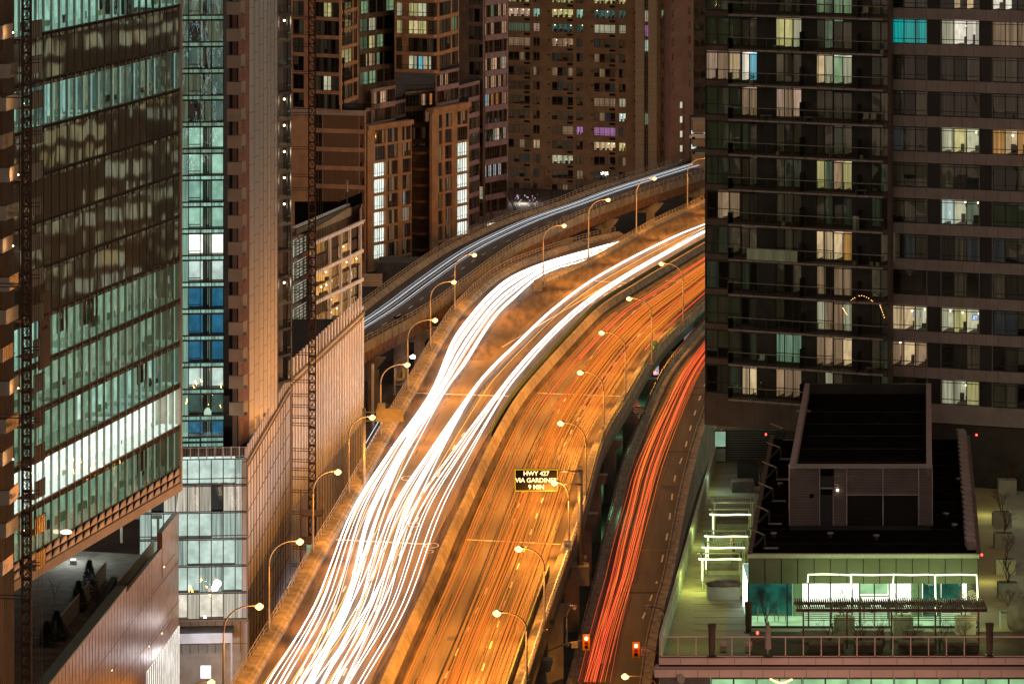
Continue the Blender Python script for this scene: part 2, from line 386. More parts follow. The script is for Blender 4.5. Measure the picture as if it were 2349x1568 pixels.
eR =edge([(1214.5,1566),(1252,1449.5),(1309.5,1282),(1344.5,1174.5),(1387,1020.5),(1444.5,920.5),(1494.5,833),(1533,783),(1569.5,749),(1617,704)],ZD)
eN =edge([(1229,664),(1254,650),(1302,629),(1379,592),(1462,543),(1522,511),(1614,469)],ZD)     # parapet of the main deck beside the merging ramp
zE=lambda y: max(0,min(1,(1330-y)/547.0))*8
eEL=edge([(1304.5,1566),(1334.5,1449.5),(1374.5,1282),(1402,1174),(1424.5,1078),(1482,943),(1524.5,858),(1584.5,783),(1620,740)],zE)
eER=edge([(1497,1566),(1514.5,1449.5),(1554.5,1282),(1577,1158),(1599.5,1058),(1624.5,973),(1660,880),(1700,800)],zE)
eFU=edge([(822,716.5),(912,649),(1012,581.5),(1112,531.5),(1174.5,506),(1274.5,474),(1349.5,444),(1499.5,396),(1617,360)],ZD)
eFL=edge([(870,781),(987,716.5),(1062,661.5),(1174.5,580),(1249.5,541.5),(1349.5,496.5),(1462,454),(1617,404)],ZD)
yE=np.array([1600,1500,1400,1330,1250,1174,1100,1000,900,783,700]); YE=np.array([F*(H-zE(y))/(y-HY) for y in yE]); ZE=np.array([zE(y) for y in yE])
zEY=lambda Y: float(np.interp(Y,YE,ZE))
def ys(a,b,step=4.0):
    n=max(2,int((b-a)/step)+1); return [a+(b-a)*i/(n-1) for i in range(n)]
_y=np.array([2000,700,612,600,590,580,570,560,550,540,530,520]); _Y=np.array([F*(H-zR(y))/(y-HY) for y in _y]); _Z=np.array([zR(y) for y in _y])
zRY=lambda Y: float(np.interp(Y,_Y,_Z))
def strip(b,f0,f1,Y0,Y1,z,m,step=4.0,o0=0,o1=0):
    Y=ys(Y0,Y1,step); zz=(z if callable(z) else (lambda q:z))
    for a,c in zip(Y[:-1],Y[1:]):
        b.face([(f0(a)+o0,a,zz(a)),(f1(a)+o1,a,zz(a)),(f1(c)+o1,c,zz(c)),(f0(c)+o0,c,zz(c))],m)
def sweep(b,f,Y0,Y1,prof,z,m,step=4.0,caps=True):
    """closed profile [(dx,dz)] swept along an edge"""
    Y=ys(Y0,Y1,step); zz=(z if callable(z) else (lambda q:z)); n=len(prof)
    rings=[[(f(a)+dx,a,zz(a)+dz) for dx,dz in prof] for a in Y]
    for r0,r1 in zip(rings[:-1],rings[1:]):
        for j in range(n):
            k=(j+1)%n; b.face([r0[j],r0[k],r1[k],r1[j]],m)
    if caps: b.face(rings[0],m); b.face(rings[-1][::-1],m)
def rail(b,f,Y0,Y1,z,m,h=1.0,off=0,step=2.4,nb=3,truss=False,w=.07):
    zz=(z if callable(z) else (lambda q:z)); Y=ys(Y0,Y1,step); prev=None
    for i,a in enumerate(Y):
        p=Vector((f(a)+off,a,zz(a)))
        b.bar(p,p+Vector((0,0,h)),w*1.3,m)
        if prev:
            for k in range(nb):
                hh=Vector((0,0,h*(k+1)/nb)); b.bar(prev+hh,p+hh,w,m)
            if truss:
                b.bar(prev+Vector((0,0,0)),p+Vector((0,0,h)),w*.8,m); 
        prev=p
def lerp_f(f0,f1,s): return lambda Y: f0(Y)*(1-s)+f1(Y)*s

g=MB(); g.face([(-900,-50,0),(900,-50,0),(900,2200,0),(-900,2200,0)],M['ground']); g.build('ground',kind='structure')
g=MB(); Yg=ys(395,600,8)
for a,c in zip(Yg[:-1],Yg[1:]): g.face([(eR(a)-6,a,.01),(eEL(a)+1.2,a,.01),(eEL(c)+1.2,c,.01),(eR(c)-6,c,.01)],M['ground_green'])
g.build('pavement',kind='structure')
# side street left of the deck, under the ramps
g=MB(); strip(g,eL,eL,430,640,.012,M['asphalt_dark'],8,-9,-1); g.build('service_road',kind='structure')
# --- main elevated expressway
ex=empty('elevated_expressway',(eML(450),450,ZD),kind='structure')
Y0,Y1=340,760
b=MB(); strip(b,eL,eML,Y0,600,ZD,M['asphalt']); strip(b,eN,eML,600,Y1,ZD,M['asphalt'],4); strip(b,eL,eN,600,Y1,lambda Y:zRY(Y)-.03,M['asphalt'],4); strip(b,eML,eMR,Y0,Y1,ZD-.02,M['asphalt_dark']); strip(b,eMR,eR,Y0,Y1,ZD,M['asphalt'])
b.build('road_surface',ex)
# shoulder strips of rough dark surfacing
b=MB(); strip(b,eL,eL,Y0,590,ZD+.006,M['asphalt_shoulder'],4,1.5,2.9)
strip(b,eMR,eMR,Y0,Y1,ZD+.006,M['asphalt_shoulder'],4,.0,1.0); strip(b,eML,eML,Y0,Y1,ZD+.006,M['asphalt_shoulder'],4,-.9,.0)
# gore island between merging ramp and main lanes
gi=edge([(1130,748),(1180,705),(1229,668),(1302,634),(1379,596),(1462,547),(1522,515),(1614,474),(1700,440)],ZD)
gj=edge([(1060,900),(1110,838),(1165,783),(1215,735),(1280,685),(1349,640),(1449,584),(1549,531),(1617,505),(1700,470)],ZD)
strip(b,gi,gj,548,Y1,ZD+.006,M['asphalt_shoulder'],4)
b.build('shoulder',ex)
b=MB()
sweep(b,eL,Y0,720,[(0,-.3),(1.5,-.3),(1.5,.35),(1.3,.5),(1.15,.5),(1.0,.75),(0,.75)],zRY,M['concrete'])
sweep(b,eR,Y0,Y1,[(0,-.3),(-1.3,-.3),(-1.3,.5),(-1.1,.55),(-1.0,.8),(0,.8)],ZD,M['concrete'])
b.build('parapet',ex)
b=MB(); sweep(b,eR,345,405,[(-1.75,0),(-1.62,0),(-1.62,1.15),(-1.75,1.15)],ZD,M['green_steel']); b.build('guard_plate',ex)
b=MB(); sweep(b,lerp_f(eML,eMR,.5),Y0,Y1,[(-.62,0),(-.45,.3),(-.2,.95),(.2,.95),(.45,.3),(.62,0)],ZD,M['concrete_pale']); b.build('median_barrier',ex)
b=MB(); sweep(b,lerp_f(eML,eMR,.5),487,700,[(-.95,0),(-.85,0),(-.85,1.3),(-.95,1.3)],ZD,M['green_steel']); b.build('median_screen',ex)
b=MB(); rail(b,eL,Y0,720,lambda Y:zRY(Y)+.75,M['pole_paint'],.85,.15,2.4,2,w=.06); b.build('railing',ex,label='rust tinted two rail railing on the left parapet')
b=MB(); rail(b,eR,Y0,440,ZD+.8,M['white_metal'],.8,-.15,1.5,3,True,w=.07); b.build('railing',ex,label='pale truss railing at the near right edge')
b=MB(); rail(b,eR,440,Y1,ZD+.8,M['green_steel'],.7,-.15,1.5,2,True,w=.07); b.build('railing',ex)
b=MB(); rail(b,eN,619,Y1,ZD+.8,M['pole_paint'],.85,.1,2.2,3,w=.06); b.build('railing',ex)
b=MB(); sweep(b,eN,618,Y1,[(-.35,-.3),(.6,-.3),(.6,.5),(.3,.8),(-.35,.8)],ZD,M['concrete']); b.build('gore_parapet',ex)
x,yy=W(1229,664,ZD).x,W(1229,664,ZD).y; b=MB(); b.box(x-.4,x+1.0,yy-2.2,yy-.3,ZD,ZD+1.6,M['concrete_pale']); b.build('crash_cushion',ex)
# underside
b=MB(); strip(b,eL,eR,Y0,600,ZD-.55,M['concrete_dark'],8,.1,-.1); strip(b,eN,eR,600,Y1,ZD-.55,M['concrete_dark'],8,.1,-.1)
eLN=lambda Y: eL(Y) if Y<600 else eN(Y)
for s in (.01,.12,.3,.5,.7,.88,.985): sweep(b,lerp_f(eLN,eR,s),Y0,Y1,[(-.25,-1.9),(.25,-1.9),(.25,-.5),(-.25,-.5)],ZD,M['rust_girder'] if s<.5 else M['green_steel'],8)
sweep(b,eL,Y0,600,[(-.02,-.55),(.3,-.55),(.3,-.31),(-.02,-.31)],ZD,M['concrete'],8); sweep(b,eR,Y0,Y1,[(.02,-.55),(-.3,-.55),(-.3,-.31),(.02,-.31)],ZD,M['concrete'],8)
b.build('deck_girders',ex)
for Yp in range(352,750,24):
    b=MB(); xl,xr=eLN(Yp)+.3,eR(Yp)+.6
    b.hexa([(xl,Yp-.7,ZD-3),(xr,Yp-.7,ZD-3.),(xr,Yp+.7,ZD-3),(xl,Yp+.7,ZD-3),(xl-.2,Yp-.7,ZD-1.92),(xr+.3,Yp-.7,ZD-1.92),(xr+.3,Yp+.7,ZD-1.92),(xl-.2,Yp+.7,ZD-1.92)],M['concrete'])
    for s in (.04,.33,.66,.955):
        xc=xl+(xr-xl)*s; b.box(xc-.8,xc+.8,Yp-.65,Yp+.65,0,ZD-3,M['concrete'])
    b.build('pier',ex)
# markings
b=MB()
def dash_line(f,Ya,Yb,z,m,w=.16,L=3.0,gap=6.0,off=0):
    y=Ya; zz=(z if callable(z) else (lambda q:z))
    while y<Yb:
        y2=min(y+L,Yb); a=f(y)+off; c=f(y2)+off
        b.face([(a-w/2,y,zz(y)),(a+w/2,y,zz(y)),(c+w/2,y2,zz(y2)),(c-w/2,y2,zz(y2))],m); y+=L+gap
lA=edge([(1023,1549),(1067,1453),(1111,1364),(1160,1250),(1210,1100),(1255,1000),(1305,900),(1372,800),(1470,700),(1560,640),(1617,610)],ZD)
lB=edge([(1085,1600),(1125,1480),(1166,1360),(1207,1250),(1250,1130),(1290,1030),(1350,920),(1420,820),(1480,755),(1560,690),(1617,650)],ZD)
lB2=edge([(1085+48,1600),(1171,1480),(1215,1360),(1251,1250),(1305,1110),(1345,1010),(1400,915),(1470,815),(1530,752),(1617,690)],ZD)
lC=edge([(781,1562),(820,1480),(860,1400),(905,1290),(935,1240),(985,1130),(1053,1006),(1110,950),(1180,870),(1260,775),(1340,707),(1450,640),(1550,590),(1617,550)],ZD)
lD=edge([(680,1562),(745,1440),(800,1330),(860,1220)],ZD)
dash_line(lA,342,700,ZD+.012,M['paint_white']); dash_line(lB,345,700,ZD+.012,M['paint_white']); dash_line(lC,343,700,ZD+.012,M['paint_white']); dash_line(lD,343,430,ZD+.012,M['paint_white'])
dash_line(gj,560,740,ZD+.014,M['paint_white'],.2,200,1,0)
dash_line(eML,Y0,740,ZD+.014,M['paint_yellow'],.13,8,0,-.95); dash_line(eMR,Y0,740,ZD+.014,M['paint_yellow'],.13,8,0,1.05)
for y0 in (1238,902,645):
    Yj=W(0,y0,ZD).y
    for f0,f1,o0,o1 in ((eL,eML,1.6,-1),(eMR,eR,1.1,-1.6)):
        if y0==645 and f0 is eL: f0=gj
        a=f0(Yj)+o0; c=f1(Yj-2.5)+o1; b.face([(a,Yj,ZD+.016),(a,Yj+.45,ZD+.016),(c,Yj-2.1,ZD+.016),(c,Yj-2.55,ZD+.016)],M['paint_white'])
# manhole rings and patch marks on the near lanes
for px,py,r in ((990,1250,.8),(985,1264,.45),(950,1203,.7),(935,1096,.8),(1416,655,.7),(1402,662,.7)):
    c=W(px,py,ZD+.014)
    for k in range(16):
        a0,a1=2*math.pi*k/16,2*math.pi*(k+1)/16
        b.face([(c.x+r*q*math.cos(a),c.y+1.8*r*q*math.sin(a),c.z) for a,q in ((a0,.82),(a0,1),(a1,1),(a1,.82))],M['paint_white'])
b.build('lane_markings',ex)
b=MB()
for k in range(46):
    Yk=rnd.uniform(345,680); s=rnd.choice([rnd.uniform(.1,.44),rnd.uniform(.56,.92)]); xc=eL(Yk)+(eR(Yk)-eL(Yk))*s; w_=rnd.uniform(.15,1.4); l_=rnd.uniform(.6,3.5); a=rnd.uniform(-.1,.1)
    b.face([(xc,Yk,ZD+.009),(xc+w_,Yk+a,ZD+.009),(xc+w_+.1,Yk+l_,ZD+.009),(xc+.1,Yk+l_,ZD+.009)],M['asphalt_dark'])
for s in (.2,.335,.42,.6,.7,.8,.88):
    f=lerp_f(eL,eR,s); Y=ys(345,700,3)
    for a,c in zip(Y[:-1],Y[1:]):
        if rnd.random()<.5: continue
        j=rnd.uniform(-.12,.12); b.face([(f(a)+j,a,ZD+.0095),(f(a)+j+.07,a,ZD+.0095),(f(c)+j+.05,c,ZD+.0095),(f(c)+j,c,ZD+.0095)],M['black_paint'])
b.build('tar_seams',ex)
# --- far elevated ramp
fr=empty('elevated_ramp',(eFU(650),650,ZD),kind='structure')
Ya,Yb=545,880
b=MB(); strip(b,eFU,eFL,Ya,Yb,ZD,M['asphalt_dark']); b.build('road_surface',fr)
b=MB(); sweep(b,eFU,Ya,Yb,[(0,-.5),(.8,-.5),(.8,.4),(.3,.8),(0,.8)],ZD,M['concrete']); sweep(b,eFL,Ya,Yb,[(0,-.6),(-.8,-.6),(-.8,.4),(-.3,.8),(0,.8)],ZD,M['concrete']); b.build('parapet',fr)
b=MB(); rail(b,eFU,Ya,Yb,ZD+.8,M['pole_paint'],.8,.15,2.6,2,w=.07); rail(b,eFL,Ya,Yb,ZD+.8,M['pole_paint'],.8,-.15,2.6,2,w=.07); b.build('railing',fr)
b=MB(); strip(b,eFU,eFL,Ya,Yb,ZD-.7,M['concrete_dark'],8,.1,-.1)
for s in (.02,.25,.5,.75,.97): sweep(b,lerp_f(eFU,eFL,s),Ya,Yb,[(-.25,-2.2),(.25,-2.2),(.25,-.6),(-.25,-.6)],ZD,M['rust_girder'],8)
b.build('deck_girders',fr)
for Yp in (565,592,620,648,676,704,732,758,784):
    b=MB(); xl,xr=eFU(Yp)+.6,eFL(Yp)+1.3
    b.hexa([(xl,Yp-.7,ZD-4),(xr-1.5,Yp-.7,ZD-4),(xr-1.5,Yp+.7,ZD-4),(xl,Yp+.7,ZD-4),(xl,Yp-.7,ZD-2.22),(xr,Yp-.7,ZD-2.22),(xr,Yp+.7,ZD-2.22),(xl,Yp+.7,ZD-2.22)],M['concrete'])
    for s in (.12,.8): xc=xl+(xr-xl)*s; b.box(xc-.8,xc+.8,Yp-.65,Yp+.65,0,ZD-4,M['concrete'])
    b.build('pier',fr)
b=MB(); dash_line(lerp_f(eFU,eFL,.62),Ya,Yb,ZD+.012,M['paint_white'],.16); dash_line(eFL,Ya,Yb,ZD+.012,M['paint_white'],.13,8,0,-1.6); b.build('lane_markings',fr)
# --- descending ramp on the right
rp=empty('descending_ramp',(eEL(450),450,zEY(450)),kind='structure')
Ya,Yb=396,640
b=MB(); strip(b,eEL,eER,Ya,Yb,lambda Y:zEY(Y)+.03,M['asphalt_dark']); b.build('road_surface',rp)
b=MB()
Yq=ys(Ya,Yb,4)
for f,sg in ((eEL,1),(eER,-1)):
    for a,c in zip(Yq[:-1],Yq[1:]):
        for (d0,d1,h) in ((0,.45,.95),(.45,1.15,.35),(1.15,1.3,.55)):
            x0,x1=f(a)+sg*d0,f(a)+sg*d1; x2,x3=f(c)+sg*d1,f(c)+sg*d0; za,zc=zEY(a)+h,zEY(c)+h
            b.hexa([(x0,a,-.1),(x1,a,-.1),(x2,c,-.1),(x3,c,-.1),(x0,a,za),(x1,a,za),(x2,c,zc),(x3,c,zc)],M['concrete'])
b.build('parapet',rp)
b=MB(); rail(b,eEL,418,Yb,lambda Y:zEY(Y)+.95,M['steel_dark'],.55,.2,1.7,2,w=.09); b.build('railing',rp)
b=MB(); zz=lambda Y:zEY(Y)+.045
dash_line(edge([(1445,1480),(1490,1380),(1530,1230),(1547,1100),(1568,1040),(1590,960),(1612,895),(1640,830)],zE),430,640,zz,M['paint_white'],.2)
dash_line(eEL,Ya,Yb,zz,M['paint_yellow'],.15,8,0,2.0)
for py in (1262,855):
    Yj=F*(H-zE(py))/(py-HY); a=eEL(Yj)+1.5; c=eER(Yj)-1.4; zz_=zEY(Yj)+.05
    b.face([(a,Yj,zz_),(a,Yj+.5,zz_),(c,Yj+.5,zz_),(c,Yj,zz_)],M['concrete_pale'])
for py in (1360,1036,906,890):
    Yj=F*(H-zE(py))/(py-HY); a=eEL(Yj)+1.5; c=eER(Yj)-1.4; zz_=zEY(Yj)+.05
    b.face([(a,Yj,zz_),(a,Yj+.35,zz_),(c,Yj+.35,zz_),(c,Yj,zz_)],M['black_paint'])
b.build('lane_markings',rp)

# ------------------------------------------------------------ light trails of the long exposure, each a glowing strand along its lane
def trail(pts,r,m,label,group):
    b=MB(); w=pts; b.tube(w,r,M[m],4); o=b.build('light_trail',None,label,'light trail',group); return o
up1=([(987,900),(1037,783),(1080,722),(1125,672),(1174,634),(1249,602),(1349,573),(1424,553),(1500,536)],[(1020,900),(1068,835),(1105,775),(1135,730),(1174,690),(1249,628),(1349,596),(1424,569),(1500,549)])
up2=([(1078,900),(1125,843),(1187,783),(1262,712),(1349,646),(1449,589),(1549,540),(1617,513),(1700,478)],[(1160,900),(1207,840),(1257,783),(1320,722),(1385,672),(1455,626),(1549,572),(1617,533),(1700,494)])
def wtrail(fam,s,x1174,x1566,r,m,wob=0):
    A,B=fam; up=[(a[0]*(1-s)+c[0]*s,a[1]*(1-s)+c[1]*s) for a,c in zip(A,B)]
    x900,y900=up[0]; xm=x900*.52+x1174*.48-6; xk=x1174*.54+x1566*.46+5+wob
    pts=[(x1566-(x1174-x1566)*.16,1630),(x1566,1566),(xk,1385),(x1174,1174),(xm,1034)]+up
    ww=catmull([W(x,y,(zR(y) if fam is up1 else ZD)+.65) for x,y in pts],7)
    lab='white headlight trail curving onto the merging ramp lane' if fam is up1 else 'white headlight trail along the left carriageway main lanes'
    if m=='trail_amber': lab='thin amber light trail among the white ones on the left carriageway'
    trail(ww,r,m,lab,'headlight trails on the left carriageway' if m!='trail_amber' else 'amber trails on the left carriageway')
tr=random.Random(3)
for i in range(10):
    s=(i+.5)/10; c=s*.6+tr.random()*.4
    wtrail(up1,s,826+c*36+tr.uniform(-2,2),tr.choice([613+c*10,645+c*6,672+c*16,690+c*25,700+c*22,712+c*20]),tr.choice([.022,.035,.05]),tr.choice(['trail_white','trail_white','trail_hot']),tr.uniform(-8,8))
for i in range(4):
    s=tr.random()
    wtrail(up1,s,866+s*16,700+s*42,tr.choice([.03,.05]),'trail_white',tr.uniform(-5,5))
for s,a,c in ((0,895,735),(.05,905,742),(.12,912,765),(.2,918,700),(.25,925,772),(.3,934,790),(.38,941,738),(.45,948,798),(.52,960,765),(.62,972,792),(.67,979,800),(.9,1000,822),(.97,1010,832),(.05,900,690),(.15,930,758),(.3,946,720)):
    wtrail(up2,s*.3 if s<.35 else .6+s*.4,a,c,tr.choice([.022,.032,.042]),'trail_white',tr.uniform(-4,4)); 
    if tr.random()<.3: wtrail(up2,s*.3+.02 if s<.35 else .6+s*.4,a+3,c+4,.03,'trail_hot',0)
for s,a,c,r_ in ((0,806,613,.07),(.1,812,640,.06),(.3,822,652,.03),(.15,815,626,.025)): wtrail(up1,s,a,c,r_,'trail_white')
for s,a,c in ((.1,818,606),(.2,870,667),(.3,880,682),(.1,921,708),(.4,950,752)): wtrail(up1 if a<890 else up2,s,a,c,.035,'trail_amber')
for i in range(5):  # very wide bright bundle on the merging ramp
    s=(i+.5)/5; A,B=up1; up=[(a[0]*(1-s)+c[0]*s,a[1]*(1-s)+c[1]*s) for a,c in zip(A,B)]
    pts=[(up[0][0]-(60+14*s),1000)]+up; trail(catmull([W(x,y,zR(y)+.6) for x,y in pts],7),.025+.02*(i%3),'trail_white','broad white headlight trail on the merging ramp before it joins','broad trails on the merging ramp')
def lat_trail(f0,f1,s0,s1,Ya,Yb,z,r,m,label,group,wob=.0,step=7):
    Y=ys(Ya,Yb,step); ph=tr.random()*6; zz=(z if callable(z) else (lambda q:z)); pts=[]
    for y in Y:
        t=(y-Ya)/(Yb-Ya); s=s0*(1-t)+s1*t; pts.append((f0(y)*(1-s)+f1(y)*s+wob*math.sin(y*.03+ph),y,zz(y)+.7))
    trail(pts,r,m,label,group)
for s in (.10,.125,.20,.225): lat_trail(eMR,eR,s,s+.05,342,590,ZD,.035,'trail_orange','thin orange tail light trail nearest the median barrier','tail light trails beside the median')
for i in range(34):
    s=tr.gauss(.5,.075); lat_trail(eMR,eR,s,s+tr.uniform(-.03,.05),342,735,ZD,tr.choice([.02,.03,.055]),tr.choice(['trail_orange','trail_deep','trail_deep','trail_deep']),'orange red tail light trail in the middle lane of the right carriageway','tail light trails in the middle lane',.1)
for i in range(26):
    s=tr.uniform(.68,.84); lat_trail(eMR,eR,s,s+tr.uniform(-.04,.02),342,735,ZD,tr.choice([.02,.03]),tr.choice(['trail_orange','trail_deep','trail_deep']),'thin red tail light trail in the outer lane of the right carriageway','tail light trails in the outer lane',.1)
for i in range(9):
    s=tr.uniform(.2,.9); lat_trail(eMR,eR,s,s+tr.uniform(-.02,.02),tr.uniform(500,560),735,ZD,.05,tr.choice(['trail_red','trail_red','trail_gold']),'bright red tail light trail on the far bend of the right carriageway','tail light trails on the far bend',.1)
for i in range(32):
    s=tr.choice([tr.gauss(.36,.04),tr.gauss(.5,.04),tr.gauss(.44,.08)]); e=min(.95,max(.1,.5+(s-.5)*1.15+tr.uniform(-.1,.02)))
    lat_trail(eEL,eER,e-.06,s+.06,398+tr.choice([0,0,0,8]),640,zEY,tr.choice([.015,.03,.05]),tr.choice(['trail_red','trail_red','trail_red_dim','trail_orange','trail_red_dim']),'red tail light trail down the descending ramp','tail light trails on the descending ramp',.25)
for s,r,m in ((.3,.022,'trail_blue'),(.345,.016,'trail_blue'),(.37,.032,'trail_cool'),(.43,.016,'trail_blue'),(.50,.028,'trail_cool'),(.54,.014,'trail_blue')):
    lat_trail(eFU,eFL,s,s,552,870,ZD,r,m,'bluish white headlight trail along the far elevated ramp','headlight trails on the far ramp')
for i in range(5):
    lat_trail(lambda Y:eL(Y)-8,lambda Y:eL(Y)-2,.2+i*.1,.2+i*.1,430,560,lambda Y:-.1,.05,'trail_blue','white light trail on the street beside the glass podium','light trails on the side street')

# ------------------------------------------------------------ street lamps
def street_lamp(px,py,hx,hy,label,group,z=ZD+.75,lit=True,power=37000,c=(1,.355,.045),bm='bulb_sodium',Yfix=None,pm_='pole_paint',hr=.4):
    p=W(px,py,z) if Yfix is None else WY(px,py,Yfix); Y=p.y
    h=(py-hy)*Y/F; dx=(hx-px)*Y/F
    o=empty('street_lamp',p,label,'street lamp',group)
    top=p+Vector((0,0,h)); b=MB(); m=M[pm_]
    b.tube([p,p+Vector((0,0,.5)),p+Vector((0,0,h*.72))],[.2,.13,.085],m,8); b.tube([p,p+Vector((0,0,.12))],.28,m,8); b.build('pole',o)
    b=MB(); a=[]
    for k in range(9):
        t=k/8; a.append(p+Vector((dx*.86*(1-math.cos(t*math.pi/2))**1.0*.98, -.3*t, h*.72+h*.28*math.sin(t*math.pi/2)**.9)))
    a.append(top+Vector((dx*.93,-.3,.03))); b.tube(a,[.085]*4+[.07]*3+[.055]*3,m,8); b.build('arm',o)
    s=1 if dx>0 else -1; hc=top+Vector((dx,-.3,0))
    b=MB(); b.blob(hc+Vector((-s*.12,0,.09)),(.48,.2,.13),m,10,6); b.build('lamp_head',o)
    b=MB(); b.blob(hc+Vector((0,0,-.08)),(hr,hr*.9,hr*.75) if lit else (.2,.16,.2),M[bm] if lit else M['sign_face'],12,8); b.build('bulb',o)
    if lit:
        for yy in (-1,1): light('SPOT',hc+Vector((0,0,-.45)),power*.60,c,o,.25,math.radians(112),Vector((s*.8,yy*1.15,-1.05)).to_track_quat('-Z','Y').to_euler())
    if lit: light('POINT',hc+Vector((0,0,-.7)),power*.04,c,o,.3,name='spill_light')
    return o
ordn=['lowest','second','third','fourth','fifth','sixth','seventh','eighth','ninth','tenth','eleventh','twelfth']
LL=[(513,1610,595,1386),(617,1447,688,1238),(718,1267,775,1079),(800,1133,854,954),(873,1000,934,834),(935,893,998,732),(987,797,1041,645),(1043,716,1088,583)]
for i,(a,b_,c,d) in enumerate(LL): street_lamp(a,b_,c,d,'curved sodium lamp on left parapet of the expressway, %s up from the bottom edge'%ordn[i],'sodium lamps along the left parapet')
LN=[(1246,652,1294,516),(1350,596,1395,457),(1460,541,1501,408),(1577,484,1622,363)]
for i,(a,b_,c,d) in enumerate(LN): street_lamp(a,b_,c,d,'tall sodium lamp on the gore parapet between ramp and main lanes, %s from the left'%['first','second','third','last'][i],'sodium lamps on the gore parapet'); light('POINT',W(c,d,ZD+8),3200,(1,.38,.06),None,.3,name='spill_light')  # extra fill light added at each lamp to warm the far ramp
LR=[(1208,1560,1140,1402),(1249,1445,1190,1255),(1305,1262,1272,1104),(1344,1140,1286,968),(1385,1005,1331,852),(1435,915,1380,761),(1495,835,1443,683),(1567,745,1517,603)]
for i,(a,b_,c,d) in enumerate(LR): street_lamp(a,b_,c,d,'curved sodium lamp on right parapet of the expressway, %s up from the bottom edge'%ordn[i],'sodium lamps along the right parapet')
street_lamp(1506,1640,1434,1547,'lit sodium lamp at the foot of the descending ramp, bottom edge',None,z=0,power=9000)
street_lamp(1300,1480,1318,1390,'unlit grey lamp beside the right parapet above the ramp',None,lit=False,z=6,pm_='steel')
street_lamp(1523,1440,1486,1390,'unlit grey lamp leaning over the descending ramp',None,lit=False,z=4,pm_='steel')
street_lamp(430,1700,485,1560,'bright sodium lamp at the bottom edge beside the glass podium',None,z=0,power=9000)
street_lamp(905,905,947,816,'small white flood lamp on the ground beneath the far ramp',None,z=0,power=2500,c=(.8,.9,1),bm='bulb_white')

def lit_city(name,strength,c1,c2,sx=.33,sz=.33):
    m=bpy.data.materials.new(name); m.use_nodes=True; t=m.node_tree; N=t.nodes; b=N['Principled BSDF']; b.inputs['Base Color'].default_value=(.12,.08,.06,1)
    g=N.new('ShaderNodeNewGeometry'); sp=N.new('ShaderNodeSeparateXYZ'); ad=N.new('ShaderNodeMath'); cb=N.new('ShaderNodeCombineXYZ'); t.links.new(g.outputs['Position'],sp.inputs[0]); t.links.new(sp.outputs[0],ad.inputs[0]); t.links.new(sp.outputs[1],ad.inputs[1]); t.links.new(ad.outputs[0],cb.inputs[0]); t.links.new(sp.outputs[2],cb.inputs[1])
    k=N.new('ShaderNodeTexBrick'); k.offset=0; k.inputs['Scale'].default_value=1; k.inputs['Brick Width'].default_value=3.1; k.inputs['Row Height'].default_value=3.0; k.inputs['Mortar Size'].default_value=.55; k.inputs['Mortar Smooth'].default_value=0; k.inputs['Color1'].default_value=(0,0,0,1); k.inputs['Color2'].default_value=(1,1,1,1); k.inputs['Mortar'].default_value=(0,0,0,1); t.links.new(cb.outputs[0],k.inputs['Vector'])
    r=N.new('ShaderNodeValToRGB'); r.color_ramp.elements[0].position=.62; r.color_ramp.elements[0].color=(0,0,0,1); r.color_ramp.elements[1].position=.66; r.color_ramp.elements[1].color=(*c1,1); e=r.color_ramp.elements.new(.95); e.color=(*c2,1)
    t.links.new(k.outputs['Color'],r.inputs[0]); t.links.new(r.outputs[0],b.inputs['Emission Color']); b.inputs['Emission Strength'].default_value=strength
    m.cycles.emission_sampling='NONE'; M[name]=m
lit_city('city_windows_warm',1.1,(1,.8,.35),(.9,1,.7)); lit_city('city_windows_green',6,(.45,.9,.4),(.9,1,.75)); lit_city('city_windows_cool',5,(.3,.7,.9),(1,.9,.7))  # lit windows of the towers added for the glass to reflect
for x0,x1,y0,y1,h,m,l in ((60,95,470,520,140,'city_windows_warm','nearest unseen tower behind the banded condominium, added for reflections'),(110,150,540,600,150,'city_windows_green','middle unseen tower behind the banded condominium, added for reflections'),(150,200,650,720,150,'city_windows_warm','farthest unseen tower behind the banded condominium, added for reflections'),
    (-95,-45,-160,-120,150,'city_windows_green','tower added behind the viewpoint on its left to be mirrored in the dark glass'),(-20,45,-190,-150,110,'city_windows_cool','broad tower added straight behind the viewpoint to be mirrored in the dark glass'),(75,130,-170,-130,160,'city_windows_warm','tower added behind the viewpoint on its right to be mirrored in the dark glass')):
    b=MB(); b.box(x0,x1,y0,y1,0,h,M[m]); b.box(x0-.5,x1+.5,y0-.5,y1+.5,h,h+1.5,M['tan_dark']); b.box(x0+6,x1-6,y0+6,y1-6,h+1.5,h+6,M['concrete_dark']); b.build('reflection_tower',None,l,'tower')  # unseen towers, added only so the glass has a city to mirror

# ------------------------------------------------------------ A: green glass office block on the left
fa=Fac(100,338,410,375); uR=fa.U(413); uL=-22; Z0=fa.Z(410,975.5); P_=fa.Z(410,879)-Z0
o=empty('glass_office_building',fa.P(uR/2,20,-8),'large green tinted glass office block cantilevered over the bronze clad podium','office building')
b=MB(); core(b,fa,uL,uR,Z0-2*P_,Z0+13*P_,30,M['interior_dark'],-5.2); b.build('core_wall',o)
b=MB()
for k in range(-1,13):
    z=Z0+k*P_; fa.box(b,uL,uR,z-.28,z-.06,-5.2,-.05,M['interior_dark']); fa.box(b,uL,uR,z-.06,z+.02,-.3,.02,M['mullion'])
b.build('floor_slabs',o)
fk={-1:['mint','dimgreen'],0:['fluor'],1:['mint'],2:['mint','dimgreen'],3:['seafoam','mint'],4:None,5:None,6:None,7:None,8:['dimteal','teal'],9:None,10:['teal'],11:None,12:None}
npan=30; pw=(uR-uL)/npan
